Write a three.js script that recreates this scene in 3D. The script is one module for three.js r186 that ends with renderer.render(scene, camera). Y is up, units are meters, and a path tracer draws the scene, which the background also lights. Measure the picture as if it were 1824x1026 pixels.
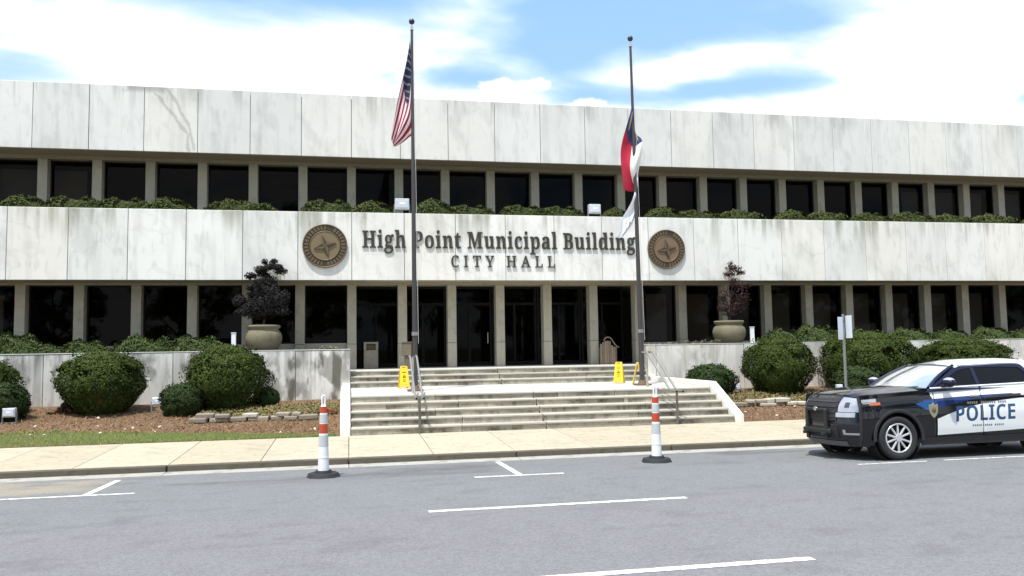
import * as THREE from 'three';
import { RoundedBoxGeometry } from 'three/addons/geometries/RoundedBoxGeometry.js';
import { TextGeometry } from 'three/addons/geometries/TextGeometry.js';
import { FontLoader } from 'three/addons/loaders/FontLoader.js';
import { mergeGeometries } from 'three/addons/utils/BufferGeometryUtils.js';

// ---------------------------------------------------------------- camera, sky, sun, exposure
// x runs along the street, y is up, z points from the building towards the viewer; "D" below means -z, the distance from the viewer's plane.
const scene = new THREE.Scene();
const RAD = Math.PI / 180;
const camera = new THREE.PerspectiveCamera(38.94, 16 / 9, 0.1, 4000);
camera.position.set(0, 2.173, 0);
camera.rotation.order = 'YXZ';
camera.rotation.set(4.196 * RAD, -11.364 * RAD, -0.895 * RAD);
const renderer = new THREE.WebGLRenderer({ antialias: true });
renderer.toneMapping = THREE.LinearToneMapping;
renderer.toneMappingExposure = 1.45;
renderer.shadowMap.enabled = true;
const sunDir = new THREE.Vector3(-0.24, 1, 0.3).normalize();
const sun = new THREE.DirectionalLight(new THREE.Color(1, 0.965, 0.895), 3.9);
sun.position.copy(sunDir).multiplyScalar(120);
sun.target.position.set(6, 0, -18);
sun.position.add(sun.target.position);
sun.castShadow = true;
sun.shadow.radius = 3;                                              // veiled by thin cloud
sun.shadow.mapSize.set(2048, 2048);
Object.assign(sun.shadow.camera, { left: -60, right: 60, top: 60, bottom: -60, near: 1, far: 260 });
scene.add(sun, sun.target);

// ---------------------------------------------------------------- random numbers and noise
function rng(seed) {
  let s = seed >>> 0;
  return () => { s = (s + 0x6d2b79f5) | 0; let t = Math.imul(s ^ (s >>> 15), 1 | s); t = (t + Math.imul(t ^ (t >>> 7), 61 | t)) ^ t; return ((t ^ (t >>> 14)) >>> 0) / 4294967296; };
}
const hash = (x, y, s) => { let h = Math.imul(x | 0, 374761393) + Math.imul(y | 0, 668265263) + Math.imul(s | 0, 974634777); h = Math.imul(h ^ (h >>> 13), 1274126177); h ^= h >>> 16; return (h >>> 0) / 4294967296; };
function vnoise(x, y, s = 0) {
  const xi = Math.floor(x), yi = Math.floor(y), fx = x - xi, fy = y - yi, ux = fx * fx * (3 - 2 * fx), uy = fy * fy * (3 - 2 * fy);
  const a = hash(xi, yi, s), b = hash(xi + 1, yi, s), c = hash(xi, yi + 1, s), d = hash(xi + 1, yi + 1, s);
  return a + (b - a) * ux + (c - a) * uy + (a - b - c + d) * ux * uy;
}
function fbm(x, y, s = 0, oct = 4) {
  let v = 0, a = 0.5, n = 0;
  for (let i = 0; i < oct; i++) { v += a * vnoise(x, y, s + i * 17); n += a; a *= 0.5; x = x * 2.03 + 11.3; y = y * 2.03 - 7.1; }
  return v / n;
}
const clamp = (x, a = 0, b = 1) => Math.min(b, Math.max(a, x));
const sst = (a, b, x) => { const t = clamp((x - a) / (b - a)); return t * t * (3 - 2 * t); };
const lerp = (a, b, t) => a + (b - a) * t;
const mix3 = (a, b, t) => [lerp(a[0], b[0], t), lerp(a[1], b[1], t), lerp(a[2], b[2], t)];
const toS = (c) => { c = clamp(c); return 255 * (c <= 0.0031308 ? 12.92 * c : 1.055 * Math.pow(c, 1 / 2.4) - 0.055); };

// ---------------------------------------------------------------- the sky: blue air with bright summer cloud
{
  const W = 4096, H = 2048, data = new Float32Array(W * H * 4);
  const blob = (az, el, a0, e0, sa, se) => Math.exp(-(((az - a0) / sa) ** 2) - (((el - e0) / se) ** 2));
  for (let r = 0; r < H; r++) {
    const el = ((r + 0.5) / H - 0.5) * Math.PI, elD = el / RAD;
    for (let c = 0; c < W; c++) {
      const i = (r * W + c) * 4;
      const phi = ((c + 0.5) / W - 0.5) * 2 * Math.PI;
      const dx = Math.cos(phi) * Math.cos(el), dz = Math.sin(phi) * Math.cos(el), dy = Math.sin(el);
      let az = Math.atan2(dx, -dz) / RAD;
      const h = Math.max(dy, 0);
      const zen = Math.pow(h, 0.6);
      let col = mix3([0.56, 0.82, 1.04], [0.24, 0.46, 0.9], clamp(zen * 1.25));
      if (dy > 0) {
        const px = dx / (h + 0.16), pz = dz / (h + 0.16);
        const warp = fbm(px * 1.1 + 3, pz * 1.1, 40, 3) - 0.5;
        const n = fbm(px * 1.25 + warp * 1.1, pz * 2.1 + warp * 0.6 + 5, 7, 6);
        const fine = fbm(px * 5 + warp * 3, pz * 9 + n * 2, 23, 5) - 0.5;
        let cov = 0.7 + (n - 0.5) * 1.5 + fine * 0.75;
        // the openings and banks of cloud over the roof
        cov -= 0.75 * blob(az, elD, 21, 22.2, 9, 2.1) + 0.55 * blob(az, elD, 8.4, 18.6, 3.2, 0.9) + 0.85 * blob(az, elD, 25, 17.1, 6.5, 0.75) + 0.5 * blob(az, elD, 15.5, 19.6, 3, 1.6) + 0.35 * blob(az, elD, 31, 20.6, 3.4, 1.3) + 0.3 * blob(az, elD, 18, 17.7, 2.5, 0.8) + 0.5 * blob(az, elD, 44.5, 14.2, 1.3, 0.6);
        cov += 0.5 * blob(az, elD, -17, 20.3, 7, 2.6) + 0.45 * blob(az, elD, -6, 18.5, 9, 2.2) + 0.3 * blob(az, elD, 2, 21.5, 5, 1.3) + 0.5 * blob(az, elD + (az - 24) * -0.1, 25, 18.9, 5.5, 0.65) + 0.55 * blob(az, elD, 40, 18, 4.5, 2.6) + 0.6 * blob(az, elD, 37, 15.1, 5.5, 0.9);
        const a = sst(0.2, 1.0, cov);
        const grey = sst(0.45, 0.75, fbm(px * 0.9 + 8, pz * 1.6 + 2, 91, 4)) * 0.35 + 0.5 * blob(az, elD, -13.5, 20.6, 5, 1.1) * sst(0.3, 0.7, fbm(px * 3, pz * 5, 61, 4));
        const thick = mix3([1.08, 1.09, 1.1], [0.7, 0.77, 0.9], clamp(grey));
        const thin = mix3([0.86, 1.0, 1.1], thick, sst(0.3, 0.85, a));
        col = mix3(col, thin, a);
        // small bright heaps of cumulus low over the roof
        const lump = 0.45 * fbm(az * 0.7 + 3, elD * 1.5, 301, 5) + 0.55 * fbm(az * 2.2, elD * 3.4, 305, 5);
        const base2 = sst(0.0, 0.5, elD - 15.3);
        const heap = blob(az, elD, 17.2, 16.6, 2.1, 0.7) + blob(az, elD, 10.6, 18.15, 1.9, 0.55) + 0.9 * blob(az, elD, 13.6, 18.2, 1.2, 0.45) + 0.9 * blob(az, elD, 31, 15.6, 2.4, 0.6) + blob(az, elD, 38, 15, 5, 1.3) + 0.8 * blob(az, elD, 43, 18.5, 3, 3) + 0.7 * sst(13.5, 11, elD) * sst(0.4, 0.6, fbm(az * 0.12, 4, 311, 3));
        col = mix3(col, [1.12, 1.12, 1.12], sst(0.36, 0.6, heap * (lump * 2.1 - 0.12)) * 0.9);
        const nearSun = Math.max(0, dx * sunDir.x + dy * sunDir.y + dz * sunDir.z);
        const glow = 1 + 0.8 * Math.pow(nearSun, 10);
        col = col.map((v) => v * glow);
      } else col = [0.2, 0.21, 0.2];
      data[i] = col[0] * 0.82; data[i + 1] = col[1] * 0.82; data[i + 2] = col[2] * 0.82; data[i + 3] = 1;
    }
  }
  const sky = new THREE.DataTexture(data, W, H, THREE.RGBAFormat, THREE.FloatType);
  sky.mapping = THREE.EquirectangularReflectionMapping;
  sky.magFilter = sky.minFilter = THREE.LinearFilter;
  sky.needsUpdate = true;
  scene.background = sky;
  scene.environment = sky;
}

// ---------------------------------------------------------------- helpers
const used = new Map();
function numbered(name) { const n = used.get(name) ?? 0; used.set(name, n + 1); return n ? name + '_' + String(n).padStart(3, '0') : name; }
function tag(o, label, category, group) { o.userData.label = label; o.userData.category = category; if (group) o.userData.group = group; return o; }
function thing(name, label, category, pos = [0, 0, 0], group) {
  const o = new THREE.Group(); o.name = numbered(name); o.position.set(...pos); scene.add(o);
  return tag(o, label, category, group);
}
function structure(name, geo, mat) {
  const o = geo ? new THREE.Mesh(geo, mat) : new THREE.Group();
  o.name = numbered(name); o.userData.kind = 'structure'; scene.add(o); return shade(o);
}
const shade = (m) => { if (m.isMesh) { m.castShadow = true; m.receiveShadow = true; } return m; };
function part(name, geo, mat, parent) { const m = new THREE.Mesh(geo, mat); m.name = name; parent.add(m); return shade(m); }
function sub(name, parent) { const g = new THREE.Group(); g.name = name; parent.add(g); return g; }
const flat = (g) => { const o = g.index ? g.toNonIndexed() : g; for (const k of Object.keys(o.attributes)) if (!['position', 'normal', 'uv'].includes(k)) o.deleteAttribute(k); return o; };
const merge = (list) => mergeGeometries(list.map(flat));
const bx = (w, h, d, x = 0, y = 0, z = 0) => new THREE.BoxGeometry(w, h, d).translate(x, y, z);
const rbx = (w, h, d, r, x = 0, y = 0, z = 0, s = 1) => new RoundedBoxGeometry(w, h, d, s, Math.min(r, w / 2.01, h / 2.01, d / 2.01)).translate(x, y, z);
// a box given by its limits; the last two are distances from the viewer's plane
const span = (x0, x1, y0, y1, d0, d1, r = 0) => (r ? rbx : bx)(x1 - x0, y1 - y0, d1 - d0, ...(r ? [r] : []), (x0 + x1) / 2, (y0 + y1) / 2, -(d0 + d1) / 2);
const cyl = (r0, r1, h, x = 0, y = 0, z = 0, n = 20) => new THREE.CylinderGeometry(r1, r0, h, n).translate(x, y + h / 2, z);
function rod(a, b, r0, r1 = r0, n = 10) {
  const A = new THREE.Vector3(...a), B = new THREE.Vector3(...b), d = B.clone().sub(A), g = new THREE.CylinderGeometry(r1, r0, d.length(), n);
  g.applyQuaternion(new THREE.Quaternion().setFromUnitVectors(new THREE.Vector3(0, 1, 0), d.normalize()));
  return g.translate((A.x + B.x) / 2, (A.y + B.y) / 2, (A.z + B.z) / 2);
}
// uv in metres from world position, by the main direction of each face; su and sv are uv units per metre
function uvBox(g, su = 1, sv = su, ou = 0, ov = 0) {
  const p = g.attributes.position, n = g.attributes.normal, uv = new Float32Array(p.count * 2);
  for (let i = 0; i < p.count; i++) {
    const ax = Math.abs(n.getX(i)), ay = Math.abs(n.getY(i)), az = Math.abs(n.getZ(i));
    const [a, b] = ay >= ax && ay >= az ? [p.getX(i), p.getZ(i)] : ax > az ? [p.getZ(i), p.getY(i)] : [p.getX(i), p.getY(i)];
    uv[2 * i] = (a + ou) * su; uv[2 * i + 1] = (b + ov) * sv;
  }
  g.setAttribute('uv', new THREE.BufferAttribute(uv, 2));
  return g;
}
function tex(w, h, f, srgb = true, clampT = false) {
  const d = new Uint8Array(w * h * 4);
  for (let y = 0; y < h; y++) for (let x = 0; x < w; x++) {
    const c = f(x / w, y / h), i = (y * w + x) * 4;
    for (let k = 0; k < 3; k++) d[i + k] = srgb ? toS(c[k]) : clamp(c.length ? c[k] : c) * 255;
    d[i + 3] = 255;
  }
  const t = new THREE.DataTexture(d, w, h);
  t.wrapS = t.wrapT = clampT ? THREE.ClampToEdgeWrapping : THREE.RepeatWrapping;
  t.magFilter = THREE.LinearFilter; t.minFilter = THREE.LinearMipmapLinearFilter; t.generateMipmaps = true;
  if (srgb) t.colorSpace = THREE.SRGBColorSpace;
  t.needsUpdate = true;
  return t;
}
const lin = (r, g = r, b = r) => new THREE.Color().setRGB(r, g, b);
const mat = (color, o = {}) => new THREE.MeshStandardMaterial({ color: Array.isArray(color) ? lin(...color) : color, roughness: 0.85, ...o });
const phys = (color, o = {}) => new THREE.MeshPhysicalMaterial({ color: lin(...color), ...o });

// ---------------------------------------------------------------- surfaces
// marble slabs: soft veins, rain streaks, grey-green growth running down from the top edge
function marbleTex(base, dirt, amount, seed, H, vein, extra) {
  return tex(2048, 256, (u, v) => {
    const X = u * 48 - 12, Y = v * H, top = Y / H;
    let t = 0.93 + 0.14 * (fbm(X * 0.7, Y * 0.6, seed, 4) - 0.5);
    const streak = fbm(X * 6, Y * 0.45, seed + 3, 4);
    t -= 0.085 * sst(0.5, 0.78, streak);
    t -= 0.1 * sst(0.55, 0.75, fbm(X * 1.7 + Y * 0.4, Y * 0.9, seed + 9, 4));
    const ridge = 1 - Math.abs(2 * fbm(X * 0.8 + Y * 0.55, Y * 0.7 - X * 0.25, seed + 5, 4) - 1);
    t -= vein * sst(0.92, 0.99, ridge);
    const n = fbm(X * 0.9, Y * 0.22, seed + 13, 4) * 0.6 + fbm(X * 5.5, Y * 0.3, seed + 15, 3) * 0.4;
    const edge = fbm(X * 2.2, 3, seed + 21, 3) * 1.1;
    let m = amount * (seed === 500 && X > 9 ? 0.3 : 1) * sst(0.5, 0.68, n) * sst(0.25 + edge * 0.45, 1.02, top + 0.25 * (fbm(X * 9, Y * 0.6, seed + 31, 2) - 0.5));
    const fineM = sst(0.62, 0.72, fbm(X * 8, Y * 2.2, seed + 41, 4)) * 0.22 * amount;
    let c = mix3(base.map((b) => b * t), dirt, clamp(m + fineM));
    if (extra) c = extra(c, X, Y, top);
    return c.map((b) => b * (0.985 + 0.03 * hash(X * 60, Y * 60, seed)));
  });
}
const segD = (x, y, pts) => { let best = 9; for (let i = 0; i + 1 < pts.length; i++) { const [ax, ay] = pts[i], [bx2, by] = pts[i + 1], dx = bx2 - ax, dy = by - ay, t = clamp(((x - ax) * dx + (y - ay) * dy) / (dx * dx + dy * dy)); best = Math.min(best, Math.hypot(x - ax - t * dx, y - ay - t * dy)); } return best; };
const mUpper = [0, 1, 2, 3].map((i) => mat([[1, 1, 1], [0.95, 0.96, 0.96], [0.99, 0.98, 0.96], [0.92, 0.93, 0.93]][i], { roughness: 0.6 }));
const mapUpper = marbleTex([0.8, 0.785, 0.735], [0.36, 0.35, 0.32], 0.65, 100, 2.21, 0.025, (c, X, Y) => {
  // a leak under the coping has left two crooked dark runs on one slab
  const w = (fbm(X * 5, Y * 5, 77, 3) - 0.5) * 0.16;
  const d = Math.min(segD(X + w, Y, [[-5.95, 2.1], [-5.75, 1.75], [-5.45, 1.2], [-5.22, 0.75], [-5.14, 0.1]]), segD(X + w, Y, [[-6.4, 2.02], [-6.0, 1.5], [-5.62, 1.0], [-5.34, 0.6], [-5.3, 0.05]]));
  const blot = segD(X + w * 3, Y, [[-7.2, 2.19], [-6.1, 2.17]]);
  return mix3(c, [0.25, 0.235, 0.22], Math.max(0.42 * sst(0.08, 0.02, d), 0.6 * sst(0.26, 0.06, blot)));
});
mUpper.forEach((m) => { m.map = mapUpper; });
const mLower = [0, 1, 2, 3].map((i) => mat([[1, 1, 1], [0.96, 0.96, 0.95], [1, 0.98, 0.95], [0.94, 0.945, 0.94]][i], { roughness: 0.55 }));
const mapLower = marbleTex([0.86, 0.845, 0.79], [0.36, 0.36, 0.29], 0.85, 300, 2.223, 0.06);
mLower.forEach((m) => { m.map = mapLower; });
const mapWall = marbleTex([0.82, 0.8, 0.74], [0.17, 0.165, 0.145], 1.0, 500, 1.7, 0.05, (c, X, Y, top) => mix3(c, [0.2, 0.19, 0.16], (X > 9 ? 0.4 : 1) * (0.72 * sst(0.53, 0.68, fbm(X * 2.4, Y * 1.5, 611, 5)) + 0.4 * sst(0.5, 0.66, fbm(X * 7, Y * 0.7, 640, 3)) * sst(0.42, 0.6, fbm(X * 0.7, 2, 645, 2)))));
const mWall = [0, 1, 2].map((i) => mat([[1, 1, 1], [0.93, 0.94, 0.93], [1, 0.98, 0.95]][i], { map: mapWall, roughness: 0.7 }));
const mCheek = mat([0.86, 0.84, 0.78], { roughness: 0.6, map: tex(512, 512, (u, v) => { const t = 0.93 + 0.12 * (fbm(u * 12, v * 12, 71, 4) - 0.5) - 0.1 * sst(0.6, 0.75, fbm(u * 30, v * 8, 72, 3)); return [t, t, t * 0.985]; }) });
const grain = (seed, amp, big, stain) => tex(1024, 1024, (u, v) => {
  const f = hash(Math.floor(u * 1024), Math.floor(v * 1024), seed) - 0.5, m = fbm(u * 64, v * 64, seed + 1, 3) - 0.5, b = fbm(u * 8, v * 8, seed + 2, 4) - 0.5;
  const t = 1 + amp * f + amp * 0.8 * m + big * b - stain * sst(0.58, 0.74, fbm(u * 14, v * 14, seed + 5, 5));
  return [t * 0.8, t * 0.8, t * 0.8];
});
const bumpGrain = tex(512, 512, (u, v) => { const t = 0.5 + 0.5 * (hash(u * 512, v * 512, 8) - 0.5) + 0.3 * (fbm(u * 60, v * 60, 9, 3) - 0.5); return [t, t, t]; }, false);
const gWalk = tex(1024, 1024, (u, v) => {
  let t = 0.82 + 0.1 * (hash(u * 1024, v * 1024, 411) - 0.5) + 0.14 * (fbm(u * 10, v * 10, 412, 4) - 0.5);
  t -= 0.13 * sst(0.55, 0.75, fbm(u * 14, v * 22, 415, 5)) + 0.16 * sst(0.7, 0.74, fbm(u * 60, v * 60, 418, 2));
  return [t, t * 0.985, t * 0.95];
});
const gConcrete = grain(11, 0.12, 0.16, 0.14), gRough = grain(31, 0.25, 0.25, 0.25);
const mColumn = [0, 1, 2].map((i) => mat([[0.5, 0.455, 0.345], [0.465, 0.425, 0.33], [0.525, 0.475, 0.365]][i], { map: gConcrete, bumpMap: bumpGrain, bumpScale: 0.004 }));
const mSoffit = mat([0.42, 0.37, 0.275], { map: gConcrete });
const mSlab = [0, 1, 2, 3].map((i) => mat([[0.545, 0.485, 0.365], [0.505, 0.445, 0.33], [0.575, 0.51, 0.39], [0.525, 0.467, 0.355]][i], { map: gWalk, bumpMap: bumpGrain, bumpScale: 0.004 }));
const mKerb = mat([0.13, 0.113, 0.083], { map: gRough, bumpMap: bumpGrain, bumpScale: 0.006 });
const mGutter = mat([0.44, 0.42, 0.365], { map: gRough });
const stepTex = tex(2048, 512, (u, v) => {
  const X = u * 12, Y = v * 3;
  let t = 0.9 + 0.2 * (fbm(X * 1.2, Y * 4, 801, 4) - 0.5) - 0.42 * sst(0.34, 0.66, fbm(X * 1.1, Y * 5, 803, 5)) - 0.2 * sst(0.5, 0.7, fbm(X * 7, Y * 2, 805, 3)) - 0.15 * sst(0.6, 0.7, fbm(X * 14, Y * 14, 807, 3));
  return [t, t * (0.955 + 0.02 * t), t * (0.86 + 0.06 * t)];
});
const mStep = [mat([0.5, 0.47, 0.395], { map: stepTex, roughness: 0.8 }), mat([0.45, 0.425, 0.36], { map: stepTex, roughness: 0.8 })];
const mTread = [mat([0.55, 0.52, 0.445], { map: gWalk, roughness: 0.8 }), mat([0.5, 0.475, 0.41], { map: gWalk, roughness: 0.8 })];
const mLanding = mat([0.62, 0.595, 0.53], { map: gConcrete });
const mAsphalt = mat([0.208, 0.207, 0.209], { roughness: 0.95, bumpMap: bumpGrain, bumpScale: 0.006, map: tex(2048, 2048, (u, v) => {
  const t = 1 + 0.4 * (hash(u * 2048, v * 2048, 51) - 0.5) + 0.4 * (vnoise(u * 620, v * 620, 52) - 0.5) + 0.2 * (vnoise(u * 210, v * 210, 53) - 0.5) + 0.07 * (fbm(u * 16, v * 16, 54, 3) - 0.5), p = hash(u * 900, v * 900, 55) > 0.985 ? 0.35 : 0;
  return [0.8 * t + p, 0.8 * t + p, 0.8 * t + p * 0.95];
}) });

// ---------------------------------------------------------------- ground, road, kerb, pavement
structure('ground', uvBox(new THREE.PlaneGeometry(3000, 3000).rotateX(-Math.PI / 2).translate(0, -0.9, -30), 0.25), mat([0.1, 0.12, 0.06], { map: gRough }));
const roadProfile = [[2.2, 0.2], [5, 0.23], [7, 0.21], [10.4, 0.14], [13.2, 0.084], [15.56, 0.0135]];
const roadY = (D) => { for (let i = 0; i + 1 < roadProfile.length; i++) { const [a, ya] = roadProfile[i], [b, yb] = roadProfile[i + 1]; if (D <= b) return lerp(ya, yb, clamp((D - a) / (b - a))); } return 0; };
{
  const xs = [], ds = [];
  for (let x = -160; x < -14; x += 8) xs.push(x);
  for (let x = -14; x < 26; x += 0.16) xs.push(x);
  for (let x = 26; x <= 170; x += 8) xs.push(x);
  for (let d = 2.2; d < 6; d += 0.5) ds.push(d);
  for (let d = 6; d < 15.56; d += 0.13) ds.push(d);
  ds.push(15.56);
  const pos = [], col = [], uv = [], idx = [], nx = xs.length;
  for (const d of ds) for (const x of xs) {
    pos.push(x, roadY(d), -d); uv.push(x / 7, d / 7);
    let t = 1 + 0.07 * (fbm(x * 0.22, d * 1.1, 900, 4) - 0.5) + 0.05 * (fbm(x * 1.3, d * 2.6, 903, 3) - 0.5);
    t -= 0.3 * sst(0.52, 0.72, fbm(x * 0.5, d * 2.2, 905, 4)) * sst(13.1, 14.9, d + 0.5 * fbm(x, d, 906, 2));                  // oil where cars stand
    t -= 0.45 * sst(0.62, 0.1, Math.hypot((x + 3.2) / 1.1, (d - 12.45) / 0.28) + 0.35 * fbm(x * 4, d * 6, 907, 3));
    t -= 0.12 * sst(0.66, 0.72, fbm(x * 1.8 + 20, d * 4.1, 913, 3));                                                     // drips
    const sand = sst(0.42, 0.6, fbm(x * 0.6, d * 1.2, 909, 4)) * sst(13.4, 13.9, d) * sst(-3.4, -4.6, x) * 0.75;
    const pave = d < 10.44 ? [1.02, 1.0, 1.015] : [0.97, 0.99, 0.985];                                                  // two strips of paving meet at the lane line
    const c = mix3(pave.map((k) => k * t), [1.75, 1.5, 1.1], sand);
    col.push(...c);
  }
  for (let j = 0; j + 1 < ds.length; j++) for (let i = 0; i + 1 < nx; i++) { const a = j * nx + i, b = a + 1, c = a + nx, d = c + 1; idx.push(a, b, d, a, d, c); }
  const g = new THREE.BufferGeometry();
  g.setAttribute('position', new THREE.Float32BufferAttribute(pos, 3)); g.setAttribute('uv', new THREE.Float32BufferAttribute(uv, 2)); g.setAttribute('color', new THREE.Float32BufferAttribute(col, 3));
  g.setIndex(idx); g.computeVertexNormals();
  mAsphalt.vertexColors = true;
  structure('road', g, mAsphalt);
}
{
  const g = structure('gutter');
  for (let i = -24; i < 30; i++) {
    const s = span(i * 3.26 + 0.006, (i + 1) * 3.26 - 0.006, -0.2, 0.014, 15.565, 16.0);
    part('gutter_slab', uvBox(s, 0.4), mGutter, g);
  }
  const k = structure('kerb');
  for (let i = -24; i < 30; i++) part('kerb_stone', uvBox(span(i * 3.26 + 0.012, (i + 1) * 3.26 - 0.012, -0.2, 0.125, 16.0, 16.16, 0.025), 0.5, 0.5, i * 0.7), mKerb, k);
  const w = structure('sidewalk');
  const sh = (g2) => { const p = g2.attributes.position; for (let i = 0; i < p.count; i++) p.setY(i, p.getY(i) + 0.02 * (-p.getZ(i) - 16.16)); return g2; };
  const r = rng(5);
  for (let i = -28; i < 40; i++) part('slab', uvBox(sh(span(i * 1.63 + 0.005, (i + 1) * 1.63 - 0.005, -0.1, 0.125, 16.165, 19.5, 0.012)), 0.3, 0.3, i * 1.37), mSlab[Math.floor(r() * 4)], w);
  part('joint_filler', span(-46, 66, -0.12, 0.1, 16.165, 19.49), mat([0.2, 0.165, 0.11]), w);
}
// worn white paint
const paintMap = tex(256, 256, (u, v) => { const w = sst(0.5, 0.7, fbm(u * 26, v * 26, 15, 4)); const c = mix3([0.98, 0.98, 0.96], [0.42, 0.42, 0.43], w * 0.75); return c; });
const mPaint = mat([0.82, 0.82, 0.8], { map: paintMap, roughness: 0.7 });
function roadStrip(x0, x1, d0, d1, name, m = mPaint) {
  const nx = Math.max(1, Math.ceil((x1 - x0) / 0.5)), g = new THREE.PlaneGeometry(x1 - x0, d1 - d0, nx, 6).rotateX(-Math.PI / 2).translate((x0 + x1) / 2, 0, -(d0 + d1) / 2), p = g.attributes.position;
  for (let i = 0; i < p.count; i++) p.setY(i, roadY(-p.getZ(i)) + 0.004);
  return structure(name, uvBox(g, 0.8), m);
}
roadStrip(0.98, 4.42, 10.33, 10.46, 'lane_line');
roadStrip(-11.4, -7.9, 10.33, 10.46, 'lane_line');
roadStrip(0.4, 4.15, 6.86, 6.98, 'lane_line');
roadStrip(-6.9, -3.15, 13.24, 13.34, 'parking_line');
roadStrip(2.0, 3.5, 13.24, 13.34, 'parking_line');
roadStrip(8.5, 9.85, 12.62, 12.68, 'parking_line');
roadStrip(10.2, 22, 12.64, 12.7, 'parking_line');
roadStrip(-3.9, -3.79, 13.345, 15.1, 'parking_line');
roadStrip(2.71, 2.82, 13.345, 15.4, 'parking_line');
// the viewer's side of the street
structure('verge', uvBox(bx(330, 0.5, 70, 5, 0.1, 32.8), 0.25), mat([0.12, 0.15, 0.05], { map: gRough }));

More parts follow.
